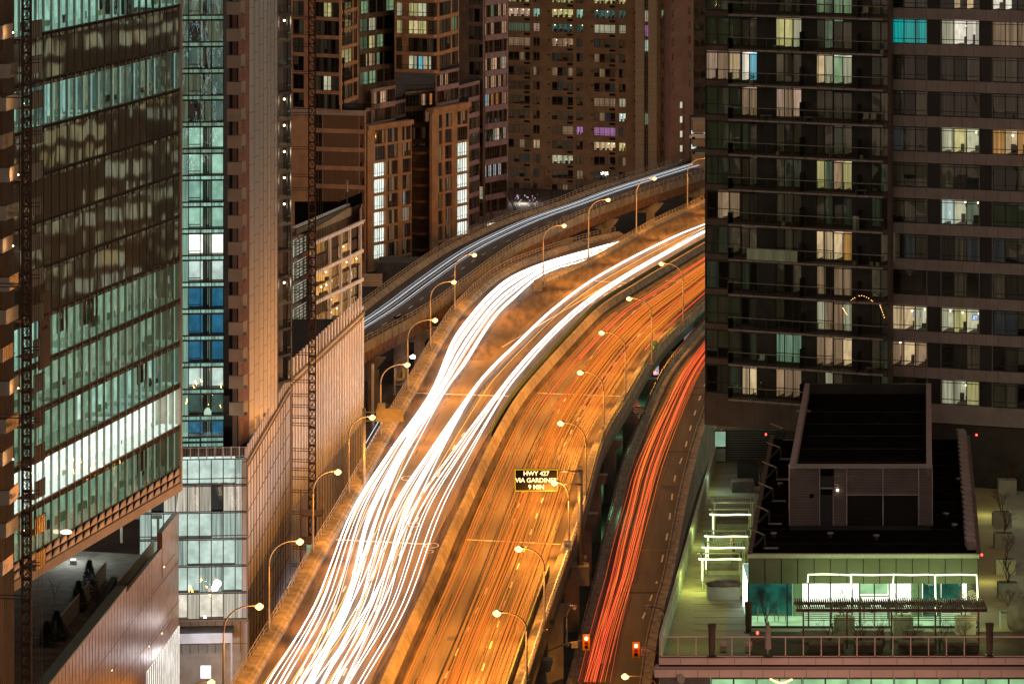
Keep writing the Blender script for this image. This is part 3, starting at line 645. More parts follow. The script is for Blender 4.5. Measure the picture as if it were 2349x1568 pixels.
for k in range(-1,12):
    z=Z0+k*P_; b=MB(); kinds=fk[k]
    for i in range(npan):
        a=uL+i*pw; e=a+pw; t=i/npan
        fa.box(b,a-.03,a+.03,z+.02,z+P_-.06,-.2,.03 if kinds else .0,M['mullion_pale' if kinds else 'mullion'])
        # spandrel strip and glass pane
        fa.quad(b,a,e,z+P_*.86,z+P_-.06,-.06,M['spandrel_glass'])
        hh=.86
        fa.quad(b,a,e,z+.02,z+P_*hh,-.04,M['glass_curtain' if kinds else 'glass_mirror'])
        if kinds:
            kd=kinds[0]
            if k==3: kd='mint' if t>.45 else 'seafoam'; kd='dimgreen' if t>.85 else kd
            if k==2 and rnd.random()<.3: kd='dimgreen'
            if k==1 and t>.62 : kd=rnd.choice(['mint','seafoam','cool'])
            if k==8: kd=rnd.choice(['dimteal','dimteal','teal','dimgreen'])
            if k==10: kd='teal' if t<.72 or t>.88 else None
            if k==0: kd='fluor'
            if k==-1 and t>.8: kd='dimgreen'
            if kd:
                fa.quad(b,a,e,z+.02,z+P_-.3,-2.6,M['room_'+kd])
                fa.quad(b,a,e,z+P_-.3,z+P_-.31,-.1,M['interior_dark'])
                b.face([fa.P(a,z+.04,-2.6),fa.P(e,z+.04,-2.6),fa.P(e,z+.04,-.1),fa.P(a,z+.04,-.1)],M['curtain_'+kd])
                # pale vertical blade behind some panes, furniture
                if rnd.random()<.65: fa.box(b,a+pw*.66,a+pw*.92,z+.03,z+P_-.3,-.5,-.44,M['blade_'+('fluor' if kd=='fluor' else 'mint' if 'mint' in kd or 'green' in kd else 'teal')])
                if rnd.random()<.35: fa.box(b,a+.1,a+rnd.uniform(.4,pw),z+.03,z+rnd.uniform(.4,.9),-2.3,-2.0,M['blind_green'] if rnd.random()<.7 or k==0 else M['furniture'])
                if rnd.random()<.05 and k!=0: fa.box(b,a+.1,e-.1,z+rnd.uniform(1.2,2.),z+P_-.3,-.35,-.3,M['interior_brown'])
        else:
            fa.quad(b,a,e,z,z+P_-.3,-.6,M['interior_dark'])
    b.build('curtain_wall_storey',o)
b=MB(); zb=Z0-P_*1.0
for r in range(2):
    for i in range(npan):
        a=uL+i*pw; zt=zb-r*.75
        p=[fa.P(a+.05,zt-.7,.0),fa.P(a+pw-.05,zt-.7,.0),fa.P(a+pw-.05,zt-.05,.0),fa.P(a+.05,zt-.05,.22)]
        b.face([p[0],p[1],p[2]],M['podium_metal']); b.face([p[0],p[2],p[3]],M['bronze_wall'])
fa.box(b,uL,uR,zb-1.5,zb-.3,-30,-.03,M['interior_dark']); fa.box(b,uL,uR,zb-2.3,zb-1.5,-30,.15,M['beige_trim'])
b.build('soffit_panel',o)
b=MB(); fa.box(b,uR-.05,uR+.45,zb-2.3,Z0+12.4*P_,-30,.1,M['beige_trim']); b.build('corner_trim',o)
b=MB(); b.blob(fa.P(fa.U(142),fa.Z(142,1219),.4),(.5,.3,.2),M['bulb_small'],8,5); b.build('wall_light',o)
# --- bronze clad podium with roof terrace
fb=Fac(100,322,410,393); 
zt=18.0
o=empty('bronze_podium',fb.P(20,0,-5),'bronze metal clad podium with a dark planted roof terrace','podium')
u1=fb.U(410); b=MB(); 
P0=fb.P(-40,0,0); P1=fb.P(u1,0,0)
poly=[(P0.x,P0.y),(P1.x,P1.y),(P1.x-22,P1.y+6),(P0.x-45,P0.y+6)]
b.prism(poly,0,zt-3.6,M['bronze_wall'],M['concrete_dark']); b.build('podium_block',o)
b=MB(); um=fb.U(372)
for u in [(-40,fb.U(290))]: fb.box(b,u[0],u[1],zt-3.6,zt-.1,-1.0,.02,M['bronze_wall'])
fb.box(b,fb.U(290),um,zt-3.6,zt-.6,-.35,-.02,M['bronze_wall']); fb.box(b,um,u1,zt-3.6,zt+.9,-.5,.02,M['bronze_wall'])
fb.box(b,-40,fb.U(290),zt-.1,zt+.05,-1.0,.04,M['green_steel'])
b.build('parapet',o)
b=MB()
for i in range(60):
    u=-40+i*1.6
    if u<u1: fb.box(b,u,u+.04,0,zt-.2,.02,.035,M['mullion'])
for z in (2,6,10,14): fb.box(b,-40,u1,z,z+.04,.02,.037,M['mullion'])
b.build('panel_joints',o)
b=MB()
for a,e,z in ((375,400,15.2),(340,385,9.5),(370,395,9.0),(190,235,9.0),(255,268,12)):
    fb.box(b,fb.U(a),fb.U(e),z,z+.05,.02,.05,M['mullion']); fb.box(b,fb.U(a),fb.U(a)+.5,z+.06,z+.14,.02,.06,M['slot_light'])
b.build('slot_light',o)
b=MB(); fb.box(b,fb.U(335),u1,0,7.5,.03,.08,M['room_white']); 
for i in range(16): u=fb.U(335)+(u1-fb.U(335))*i/16; fb.box(b,u,u+.06,0,7.5,.08,.14,M['mullion'])
b.build('shop_window',o)
zf=zt-3.6
def slat_fence(x0,y0,x1,y1,z,h,label):
    a=W(x0,y0,z); e=W(x1,y1,z); b=MB(); n=int((e-a).length/.35)
    for i in range(n+1):
        p=a+(e-a)*i/n; b.bar(p,p+Vector((0,0,h)),.13,M['pole_paint'])
    b.bar(a+Vector((0,0,h)),e+Vector((0,0,h)),.12,M['beige_trim']); b.bar(a,e,.12,M['steel_dark'])
    b.build('slat_fence',None,label,'fence')
slat_fence(128,1468,242,1330,zf,1.7,'bronze slat fence standing along the planting bed on the podium roof')
slat_fence(272,1362,352,1268,zf,1.2,'short bronze slat fence near the right edge of the podium roof')
b=MB(); a=W(180,1500,zf); e=W(262,1340,zf); b.bar(a,e,.6,M['interior_dark'],1.6); b.build('planter_wall',None,'low dark wall beside the slat fence on the podium roof','wall')
b=MB(); a=W(185,1245,zf); e=W(372,1243,zf); b.bar(a+Vector((0,0,2.6)),e+Vector((0,0,2.6)),.35,M['concrete']); b.bar(a+Vector((0,0,5)),e+Vector((3,9,4)),.3,M['concrete'])
for t in (.05,.5,.95): p=a+(e-a)*t; b.bar(p,p+Vector((0,0,2.6)),.25,M['concrete'])
b.build('roof_frame',None,'concrete beam frame crossing the far end of the podium roof','frame')
light('POINT',W(165,1290,zf)+Vector((0,0,2.5)),900,(.85,1,.9),None,.6)
light('POINT',W(310,1250,zf)+Vector((-3,0,2.5)),260,(.7,1,.7),None,.6)  # green fill light added over the podium roof, no fixture
b=MB(); p=W(168,1293,zf); b.box(p.x-.3,p.x+.3,p.y-.3,p.y+.3,zf,zf+.4,M['steel']); b.box(p.x-.25,p.x+.25,p.y-.25,p.y+.25,zf+.4,zf+.5,M['shop_white']); b.build('floor_lamp',None,'bright white lamp on the podium roof floor below the overhanging block','lamp')

# ------------------------------------------------------------ B: green glass tower and its balconies, tan clad tower
fg=Fac(405,407,513,407.5)
yb=[45+61.2*k for k in range(-2,17)]+[1012]   # slab line at screen x~460
o=empty('green_glass_tower',fg.P(3,23,-5),'narrow green glass apartment tower rising from the podium terrace','apartment tower')
b=MB(); core(b,fg,0,fg.U(513),22.6,112,16,M['interior_dark'],-2.8); fg.box(b,-.2,0,22.6,112,-3,.1,M['mullion_pale']); b.build('core_wall',o)
uu=[fg.U(x) for x in (406,433,460.5,486,512.5)]
seq=['bgreen','mixg','mixg','mixg','mixg','seafoam','seafoam','teal','seafoam','fluor','cool','teal','blue','blue','steel2','blue']
ztop=[fg.Z(460,y) for y in yb]
cols_k=['teal','mint','dimgreen','mint','mint','mint','seafoam','seafoam','teal','seafoam','fluor','cool','blue','blue','steelblue','cool','dimteal','blue','dimteal','blue']
lastz=None
for k in range(len(yb)-1):
    zt_=ztop[k]; zb_=ztop[k+1]
    kd=cols_k[k]; kinds=['c:mint' if k<7 else 'c:seafoam', kd,kd,kd]
    if k in(12,13,14): kinds=['c:seafoam','blue','blue','blue']
    if k in (1,2,3,4,5): kinds=['c:dimgreen',rnd.choice(['dark','c:dimgreen','dimteal']),rnd.choice(['c:dimgreen','dimgreen']),rnd.choice(['c:dimgreen','dimteal'])]
    window(o,fg,uu[0],uu[4],zb_+.42,zt_-.06,4,(),kinds,'glass_wavy','mullion',.09,-.05,2.2,'curtain_wall_storey',detail=False)
    b=MB(); fg.quad(b,uu[0],uu[4],zb_,zb_+.40,-.06,M['curtain_mint' if k<7 else 'curtain_seafoam' if k<12 else 'curtain_teal']); fg.box(b,uu[0],uu[4],zb_-.06,zb_+.03,-.1,.03,M['mullion']); fg.box(b,uu[0],uu[4],zb_+.36,zb_+.42,-.1,.03,M['mullion'])  # spandrel glow painted in with emissive curtain colours
    fg.box(b,uu[1],uu[2],zb_+.42,zb_+.5,-.1,.02,M['mullion']); fg.box(b,uu[1],uu[2],zb_+.85,zb_+.93,-.1,.02,M['mullion'])
    for q in uu[1:4]: fg.box(b,q-.05,q+.05,zb_,zb_+.4,-.08,.02,M['mullion'])
    b.build('spandrel',o)
fbal=Fac(512,407,549,412)
for k in range(0,17):
    y=158.5/1.0-61.2*2+61.2*k-2    # bottom line of the balcony panel
    x0=519+k*.45
    if y>980 : break
    a=WY(x0,y,406); h=30*406/F; wdt=33*406/F
    b=MB(); b.box(a.x,a.x+wdt,a.y-.05,a.y,a.z,a.z+h,M['balcony_panel']); b.hexa([(a.x+wdt,a.y-.05,a.z),(a.x+wdt+.35,a.y+1.4,a.z),(a.x+wdt+.3,a.y+1.4,a.z),(a.x+wdt-.05,a.y,a.z),(a.x+wdt,a.y-.05,a.z+h),(a.x+wdt+.35,a.y+1.4,a.z+h),(a.x+wdt+.3,a.y+1.4,a.z+h),(a.x+wdt-.05,a.y,a.z+h)],M['balcony_panel'])
    b.box(a.x,a.x+wdt+.3,a.y,a.y+1.5,a.z,a.z+.18,M['concrete']); b.bar((a.x,a.y-.03,a.z+h),(a.x+wdt,a.y-.03,a.z+h),.08,M['green_steel'])
    b.build('balcony',o)
b=MB(); fbal.box(b,-.1,fbal.L+.3,22.6,112,-2.2,-2.0,M['brown_cladding'])
for k in range(-1,17):
    z=ZW(158.5-61.2*2+61.2*k,409)
    fbal.quad(b,.4,1.0,z+.6,z+2.5,-1.98,M['room_dimgreen']); fbal.quad(b,1.1,1.45,z+.3,z+2.5,-1.97,M['curtain_mint']); fbal.box(b,.35,.42,z,z+2.6,-2,-1.9,M['mullion']); fbal.box(b,1.03,1.09,z,z+2.6,-2,-1.9,M['mullion'])
b.build('recess_wall',o)
# tan clad tower: a fan of narrow vertical panels
o=empty('panel_clad_tower',WY(590,1000,415),'tall tower clad in staggered grey beige vertical panels','tower')
xs=[546,557,571,583,594,604,613,621,629,636]; Yx=[409,411,413,415.5,418,420.5,423,426,429,432]
b=MB()
for i in range(9):
    f=Fac(xs[i],Yx[i],xs[i+1],Yx[i+1]-.25); m=M['panel_grey'] if i>1 else M['brick_pink']
    z0=23-(i*.0)
    f.box(b,0,f.L,22.5,114,-.6,0,m); f.box(b,-.03,.03,22.5,114,-.1,.03,M['mullion'])
    k=0; z=22.5+i*.63
    while z<112:
        f.box(b,.02,f.L-.02,z,z+.05,-.1,.012,M['mullion']); z+=2.76
b.build('cladding',o)
b=MB(); b.prism([(XW(546,409),409.6),(XW(636,432),432.6),(XW(636,432)-.2,446),(XW(546,409)-2,440)],22.5,113.8,M['concrete_dark']); b.build('core_wall',o)
# balcony column behind it (open slabs with ply and grey panels)
o=empty('slab_edge_tower',WY(652,1000,436),'unfinished tower edge with open slabs, plywood panels and work lights','tower')
fs=Fac(633,434,668,437)
b=MB(); fs.box(b,0,fs.L,0,112,-6,-3,M['interior_dark']); b.build('core_wall',o)
for k in range(0,15):
    y=-24+60.2*k; z=fs.Z(650,y+60.2)
    if y>860: break
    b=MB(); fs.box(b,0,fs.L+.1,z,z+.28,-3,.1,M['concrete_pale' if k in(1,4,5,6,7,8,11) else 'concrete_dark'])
    lit=k in (1,4,5,6,7,8,11);  # lit storeys take paler slabs and panels, light put into the colour
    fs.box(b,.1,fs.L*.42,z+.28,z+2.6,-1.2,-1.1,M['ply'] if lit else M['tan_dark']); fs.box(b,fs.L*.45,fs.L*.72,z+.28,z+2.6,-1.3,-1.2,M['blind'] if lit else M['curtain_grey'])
    fs.box(b,fs.L*.72,fs.L,z+.9,z+1.0,0,.1,M['steel']); fs.box(b,fs.L*.95,fs.L,z,z+2.8,-.05,.08,M['steel']); fs.box(b,fs.L*.72,fs.L*.76,z,z+2.8,-.05,.08,M['steel_dark'])
    fs.quad(b,0,fs.L,z+.3,z+1.25,.02,M['glass_rail'])
    b.build('open_storey',o)
    if lit:
        b=MB(); b.blob(fs.P(fs.L*.75,z+2.3,-.4),.13,M['bulb_small'],8,5); b.build('work_light',o)
        light('POINT',fs.P(fs.L*.6,z+2.1,-.4),26,(1,.8,.5),o,.2)

# ------------------------------------------------------------ C: glass podium beside the expressway
o=empty('glass_podium',WY(570,1300,420),'long glass and ribbed metal podium running beside the expressway','podium')
ff=Fac(320,399,568,400); fr1=Fac(568,400,665,446); fr2=Fac(668,447.5,835,502)
zp=ZW(1050,400)
b=MB(); q0=ff.P(0,0,-1.5); q1=ff.P(ff.L,0,-1.5); q3=fr1.P(fr1.L,0,-1.5)
b.prism([(q0.x,q0.y),(q1.x-1,q1.y),(q3.x,q3.y),(q0.x,q3.y)],0,zp-1.2,M['interior_brown'],M['ground_green'])
q4=fr2.P(0,0,-1.5); q5=fr2.P(fr2.L,0,-1.5); b.prism([(q4.x,q4.y),(q5.x,q5.y),(q5.x-16,q5.y),(q4.x-12,q4.y)],0,zp-.6,M['interior_brown'],M['roof_gravel'])
b.build('podium_block',o)
# front curtain wall: rows
zr=[ZW(y,400) for y in (1395,1333,1270,1206,1183,1143,1085,1052)]
zr=[ZW(1050+k*61.5,400) for k in range(6,-1,-1)]
ncol=9; cw=(ff.L-.05)/ncol
kinds_r=[['white','c:white','white'],['c:cool','cool','cool'],['c:cool','cool','c:white'],['c:cool','cool','cool'],['c:white','dimb','c:white','cool'],['c:cool','cool','cool']]
for r in range(6):
    for i in range(ncol//3):
        ks=[rnd.choice(kinds_r[r]) for _ in range(3)]
        ks=[('c:mintw' if False else k) for k in ks]
        window(o,ff,i*3*cw,(i+1)*3*cw,zr[r]+.02,zr[r+1]-.02,3,(.25,) if r==5 else (.12,) if r==3 else (),ks,'glass_wavy','mullion',.1,-.05,1.3,'curtain_wall_bay',detail=False)
b=MB(); ff.quad(b,0,ff.L,0,zr[0],-.1,M['hoarding'])
for i in range(14): ff.box(b,i*.85,i*.85+.08,3.2,zr[0],-.1,.0,M['ply'])
ff.box(b,0,ff.L,zr[0]-2.5,zr[0]-2.4,-.1,0,M['ply']); ff.box(b,0,ff.L,zr[0]-.12,zr[0]+.02,-.1,.12,M['beige_trim'])
b.build('hoarding',o)
b=MB(); a=W(410,1445,6.5); ff.box(b,ff.U(410),ff.U(532),ZW(1470,398),ZW(1446,398),.0,2.5,M['white_metal']); ff.box(b,ff.U(410),ff.U(536),ZW(1446,398),ZW(1443,398),.0,2.7,M['mullion']); ff.box(b,ff.U(528),ff.U(532),0,ZW(1470,398),2.2,2.5,M['white_metal']); b.build('canopy',o)
b=MB(); c=WY(472,1540,392); b.box(c.x-.5,c.x+.5,c.y-.1,c.y+.1,c.z-.6,c.z+.6,M['shop_white']); b.build('lit_panel',o)
light('POINT',(WY(470,1500,392).x,391.5,WY(470,1500,392).z),520,(.9,.95,1),o,.4); light('POINT',(WY(500,1420,392).x,391,WY(500,1420,392).z),260,(.9,.95,1),o,.4)  # fill lights added under the canopy to whiten the hoarding
# ribbed right faces
def ribs(f,z1,name,xr,dens=.42,hf=1.15,tall=0):
    b=MB(); f.box(b,0,f.L,0,z1-.5,-.6,0,M['podium_metal']); f.box(b,0,f.L,z1-.5,z1-.25,-.6,.12,M['beige_trim']); f.box(b,0,f.L,z1-.9,z1-.75,0,.08,M['mullion']); b.build('ribbed_wall',o)
    b=MB(); n=int(f.L/dens)
    for i in range(n): u=i*dens; f.box(b,u,u+dens*(.45 if f is fr2 else .12),0,z1-.95,0,.22 if f is fr2 else .04,M['white_metal'] if f is fr2 else M['mullion'])
    if f is fr1:
        for q in range(1,9): f.box(b,0,f.L,zp-q*2.75,zp-q*2.75+.06,0,.05,M['mullion'])
    b.build('wall_fins',o)
    b=MB(); n=int(f.L/2.3); f.box(b,0,f.L,z1-.38,z1-.28,-.32,-.12,M['white_metal'])
    for i in range(n+1):
        u=i*2.3; f.box(b,u,u+.95,z1-.3,z1+hf+tall,-.3,-.14,M['white_metal'])
    b.build('parapet_fins',o)
ribs(fr1,zp,'',0,2.9,1.0); ribs(fr2,zp+.6,'',0,2.0,1.7,.2)
b=MB()  # white safety railing along the terrace front
for i in range(9):
    u=ff.U(418)+(ff.L-ff.U(418))*i/8; ff.box(b,u-.06,u+.06,zp-.1,zp+1.15,-.35,-.2,M['white_metal'])
for h in (.15,1.05): ff.box(b,ff.U(415),ff.L,zp+h,zp+h+.05,-.3,-.25,M['white_metal'])
for i in range(40): u=ff.U(418)+(ff.L-ff.U(418))*i/40; ff.box(b,u,u+.025,zp+.2,zp+1.05,-.29,-.26,M['white_metal'])
b.build('terrace_railing',o)
b=MB(); c=W(445,1012,zp-1.2); b.box(c.x,c.x+2.9,c.y,c.y+.2,zp-1.2,zp+.2,M['mullion'])
for i in range(22): b.bar((c.x+i*.135,c.y-.05,zp-1.2),(c.x+i*.135,c.y-.05,zp+.2),.03,M['steel'])
b.bar((c.x,c.y-.06,zp+.2),(c.x+2.9,c.y-.06,zp+.2),.09,M['white_metal']); b.build('roof_unit',None,'grilled metal unit on the terrace at the foot of the green glass tower','ventilation unit')
light('POINT',W(480,1030,zp)+Vector((0,0,3)),60,(.7,1,.75),None,.5)  # fill light added at the tower foot, without a fixture

# ------------------------------------------------------------ D: balcony tower at the far left edge
o=empty('balcony_tower',WY(10,1500,316),'tower at the far left edge with staggered curved balconies','apartment tower')
ft=Fac(-60,300,100,322)
b=MB(); ft.box(b,-3,ft.U(66),0,112,-8,-1.2,M['interior_brown'])
for i in range(40):
    u=ft.U(-10)+i*.16
    if u<ft.U(60): ft.box(b,u,u+.05,0,112,-1.2,-1.0,M['mullion'] if i%3 else M['tan_panel'])
b.build('slatted_wall',o)
def balc(x0,x1,xm,y,hh,m,sl=-.32,slab=True):
    Y=308; b=MB(); s=Y/F; h=hh*s
    pts=[(x0,y,Y+3.5),(x0+ (xm-x0)*.5,y+4,Y+.8),(xm,y+2,Y)]
    a=WY(xm,y,Y); A=[WY(x0,y-2,Y-.4),WY((x0+xm)/2,y+1,Y-.2),a,WY((xm+x1)/2,y+(x1-xm)*.5*sl,Y+1.6),WY(x1,y+(x1-xm)*sl,Y+3.2)]
    zz=a.z
    for k in range(4):
        p,q=A[k],A[k+1]; p=Vector((p.x,p.y,zz)); q=Vector((q.x,q.y,zz)); n=Vector((0,.06,0))
        b.hexa([p,q,q+n,p+n,p+Vector((0,0,h)),q+Vector((0,0,h)),q+n+Vector((0,0,h)),p+n+Vector((0,0,h))],M['balcony_glossy'] if k>=2 and m else M['balcony_panel'])
        b.bar(p+Vector((0,0,h)),q+Vector((0,0,h)),.07,M['mullion'])
    b.face([(p.x,p.y+.03,zz+.05) for p in A]+[(A[-1].x,A[-1].y+1.5,zz+.05),(A[0].x,A[-1].y+1.5,zz+.05)],M['concrete_dark'])
    b.build('balcony',o)
for k in range(16): balc(-30,42 if k%3 else 30,14+8*((k*2)%3-1),112+81.5*k-20+((k%2)*6),34,k%2,)
for k in range(16):
    Y=309; y=90+81.3*k; x0=68+k*.9; x1=96+k*.6
    if y>1340: break
    a=WY(x0,y,Y); c=WY(x1,y-12,Y+2.4); zz=a.z; h=40*Y/F
    b=MB(); n=Vector((0,.06,0)); p=Vector((a.x,a.y,zz)); q=Vector((c.x,c.y,zz)); hv=Vector((0,0,h))
    b.hexa([p,q,q+n,p+n,p+hv,q+hv,q+n+hv,p+n+hv],M['balcony_glossy'] if k%3!=1 else M['balcony_panel']); b.bar(p+hv,q+hv,.06,M['mullion'])
    for j in range(7):
        t=p+(q-p)*j/6; b.bar(t+Vector((0,-.03,0)),t+Vector((0,-.03,h)),.04,M['mullion'] )
    b.face([p,q,(q.x-1.6,q.y+.5,zz),(p.x-1.6,p.y+.5,zz)],M['concrete_dark']); b.build('balcony',o)
for k in range(15):
    p=WY(30+12*(k%3),75+81.5*k,308.5); 
    if k%2==0: light('POINT',p,70,(1,.55,.22),o,.1); b=MB(); b.blob(p,.07,M['bulb_small'],6,4); b.build('balcony_fill_light',o)  # bulbs and lights added to warm the balcony panels

# vertical sign banner on the left tower, slightly skewed
b=MB(); fv=Fac(82,333,107,336); b_=fv
fv.box(b,0,fv.L,ZW(845,334),ZW(672,334),.2,.35,M['brown_cladding']); o2=b.build('banner_sign',None,'dark brown vertical banner sign on the corner of the glass office block','sign')
for i,(y,w_) in enumerate(((712,'EXPERIENCE'),(742,'HAS NO'))):
    t=text_obj(w_,.36,fv.P(fv.L*.5,ZW(y+12,334),.38),math.atan2(fv.u.y,fv.u.x),M['sign_back'],'lettering',None); t.parent=o2

# ------------------------------------------------------------ lattice hoist masts
def mast(x,Y,z0,z1,w,name,label,arms):
    p=WY(x,800,Y); o=empty(name,(p.x,p.y,z0),label,'mast'); b=MB(); m=M['crane_steel']
    for sx in (-1,1):
        for sy in (-1,1): b.bar((p.x+sx*w/2,p.y+sy*w/2,z0),(p.x+sx*w/2,p.y+sy*w/2,z1),.13,m)
    z=z0; k=0
    while z<z1:
        for sy in (-1,1):
            b.bar((p.x-w/2,p.y+sy*w/2,z),(p.x+w/2,p.y+sy*w/2,z),.09,m)
            b.bar((p.x-w/2,p.y+sy*w/2,z),(p.x+w/2,p.y+sy*w/2,z+w*1.35),.05,m); b.bar((p.x+w/2,p.y+sy*w/2,z),(p.x-w/2,p.y+sy*w/2,z+w*1.35),.05,m)
        z+=w*1.35; k+=1
        if k%2==0: b.bar((p.x-w/2,p.y-w/2,z),(p.x+w/2,p.y-w/2,z),.2,m)
    b.build('lattice_mast',o)
    for ys_ in arms:
        z=ZW(ys_[0],Y); b=MB(); e=ys_[1]
        for dz in (0,.22): b.bar((p.x,p.y+.2,z+dz*1.2),(p.x+e,p.y+.6,z+dz*1.2),.07,M['steel_dark'])
        b.build('tie_bracket',o)
    b=MB()
    for q in (.75,.95,1.2): b.tube([(p.x+q,p.y-.2,z0),(p.x+q,p.y-.2,z1)],.022,M['steel_dark'],4,False)
    b.build('cable',o)
mast(61,300,0,112,.62,'hoist_mast','dark lattice hoist mast in front of the far left tower',[(145+165*k,.95) for k in range(9)]+[(225,-2.0),(660,-2.4),(960,-2.4),(1375,-2.4)])
mast(716,446,0,112,.75,'hoist_mast','dark lattice hoist mast in front of the ribbed podium wall beside the left lamps',[(y,-2.3) for y in (44,80,107,170,265,343,406,437,563,615,640,672,735,815,878,910,935,960,977,1035,1060,1080,1100,1130,1180,1260,1300)])

# ------------------------------------------------------------ E: small office with white frame grid
fk_=Fac(722,530,832,554); zk=fk_.Z(722,554)
o=empty('framed_office_building',fk_.P(3,0,-5),'low office building with a white grid frame and amber lit windows','office building')
b=MB(); core(b,fk_,0,fk_.L-.3,0,zk+1.5,14,M['tan_dark'],-2.2,M['slate_roof']); fk_.box(b,-2,fk_.L+.2,zk+.6,zk+1.8,-2.1,-1.7,M['beige_trim']); fk_.box(b,-2.5,fk_.L+.2,zk+2.0,zk+2.25,-2.4,-1.9,M['white_metal']); b.build('wall',o)
b=MB()
us=[fk_.U(x) for x in (722,757.5,782.5,803,827)]
for u in us: fk_.box(b,u-.18,u+.18,0,zk,-.25,.1,M['white_metal'])
for z in (zk,zk-4.05,zk-8.1,zk-12.1): fk_.box(b,-.18,fk_.L+.1,z-.45,z+.02,-.25,.13,M['white_metal'])
fk_.box(b,fk_.L-.2,fk_.L+.5,zk-.2,zk+.05,-.4,.2,M['white_metal']); b.build('frame_grid',o)
for c in range(4):
    for r in range(4):
        for h in range(2):
            a,e=us[c]+.22,us[c+1]-.22; z=zk-4.05*(r+1)+.1+h*1.75
            kd=rnd.choice(['c:orange','orange','brown','c:orange']) if not (r==0 and h==1 and c!=2) else rnd.choice(['brown','c:orange'])
            window(o,fk_,a,e,z+.15,z+1.55,3,(.3,),kd if kd in LIT else [kd]*3,'glass_dark','mullion_pale',.06,-.5,1.4)
fk2=Fac(676,532,708,540)
b=MB(); fk2.box(b,0,fk2.L,0,zk,-4,-.9,M['tan_dark']); b.build('side_wall',o)
for r in range(6):
    y=545+r*52.5; z1=fk2.Z(690,y); window(o,fk2,.25,fk2.L-.2,z1-2.3,z1,3,(.2,.4,.6,.8),['c:pale','c:white','c:pale'],'glass_dark','mullion',.12,-.05,name='side_window')
b=MB(); p=WY(796,470,545); b.tube([(p.x,p.y,ZW(470,545)),(p.x,p.y,ZW(413,545))],.09,M['steel_dark'],6); b.tube([(p.x,p.y,ZW(440,545)),(p.x,p.y,ZW(413,545))],.16,M['mullion_pale'],6); b.build('antenna',None,'thin antenna mast standing on the dark office roof','antenna')
light('POINT',fk_.P(fk_.L*.5,6,-1.2),350,(1,.45,.08),o,.5)
# slanted dark roof
b=MB(); b.face([WY(676,540,528),WY(700,536,527),WY(818,467,555),WY(818,462,590),WY(676,462,590)],M['slate_roof']); b.build('roof',o)

# ------------------------------------------------------------ F: brick slab apartment tower
fd=Fac(1160,855,1462,845); 
o=empty('apartment_slab',fd.P(14,0,-8),'brown brick slab apartment tower with rows of white framed windows','apartment tower')
colsx=[(1166,1215.5,4),(1223,1238,2),(1266,1314.5,4),(1322,1337,2),(1362.5,1411.5,4),(1419.5,1435,2)]
cols=[(fd.U(a),fd.U(e)) for a,e,_ in colsx]
zrow=[(fd.Z(1200,38.5+33.4*k),fd.Z(1200,18.5+33.4*k)) for k in range(-1,13)]
zrow=[(a,e) for a,e in zrow]
b=MB(); wall_grid(b,fd,fd.U(1158),fd.L,0,112,cols,sorted(zrow),M['brick_brown']); b.build('wall',o)
b=MB(); core(b,fd,fd.U(1158),fd.L,0,112,18,M['interior_dark'],-2.2); b.build('core_wall',o)
spec={(0,0):'yellow',(0,2):'yellow',(0,4):'yellow',(0,5):'yellow',(1,0):'pink',(1,1):'teal',(1,2):'yellow',(1,3):'teal',(1,4):'dimteal',(1,5):'dimteal',(2,0):'c:dimgreen',(2,1):'c:pink',(2,2):'dimteal',(2,3):'dimteal',(2,4):'c:pale',(2,5):'c:pale',
 (3,0):'c:tan',(3,2):'tan',(7,5):'c:pale',(8,5):'cool',(9,3):'violet',(9,4):'c:violet',(10,1):'c:warm',(10,4):'warm',(10,5):'yellow',(11,2):'c:tan',(11,2):'pale',(7,4):'c:tan',(12,3):'c:tan',(6,0):'blind',(9,0):'blind',(8,2):'blind'}
for r in range(14):
    za,zb=zrow[r]
    for c,(ua,ub) in enumerate(cols):
        kd=spec.get((r,c)); n=colsx[c][2]
        if kd is None: kd=[rnd.choice(['blind','c:dim','dark','c:dimb','blind','c:tan']) if rnd.random()<.5 else rnd.choice(['blind','blind','dark']) for _ in range(n)]
        elif kd in LIT: 
            kd=kd if rnd.random()<.6 else [kd if rnd.random()<.8 else 'c:'+kd for _ in range(n)]
        else: kd=[kd]*n
        window(o,fd,ua,ub,za,zb,n,(.22,),kd,'glass_dark','tan_dark',.09,-.12,1.5)
b=MB()
for r in range(14):
    za=zrow[r][0]
    for c in (0,2,4): fd.box(b,cols[c][1]-1.3,cols[c][1]-.05,za-.75,za-.35,-.01,.12,M['black_paint'])
    for c in (1,3,5): fd.box(b,cols[c][1]+1.9,cols[c][1]+2.3,za+1.2,za+1.5,-.01,.05,M['black_paint'])
b.build('air_vent',o)
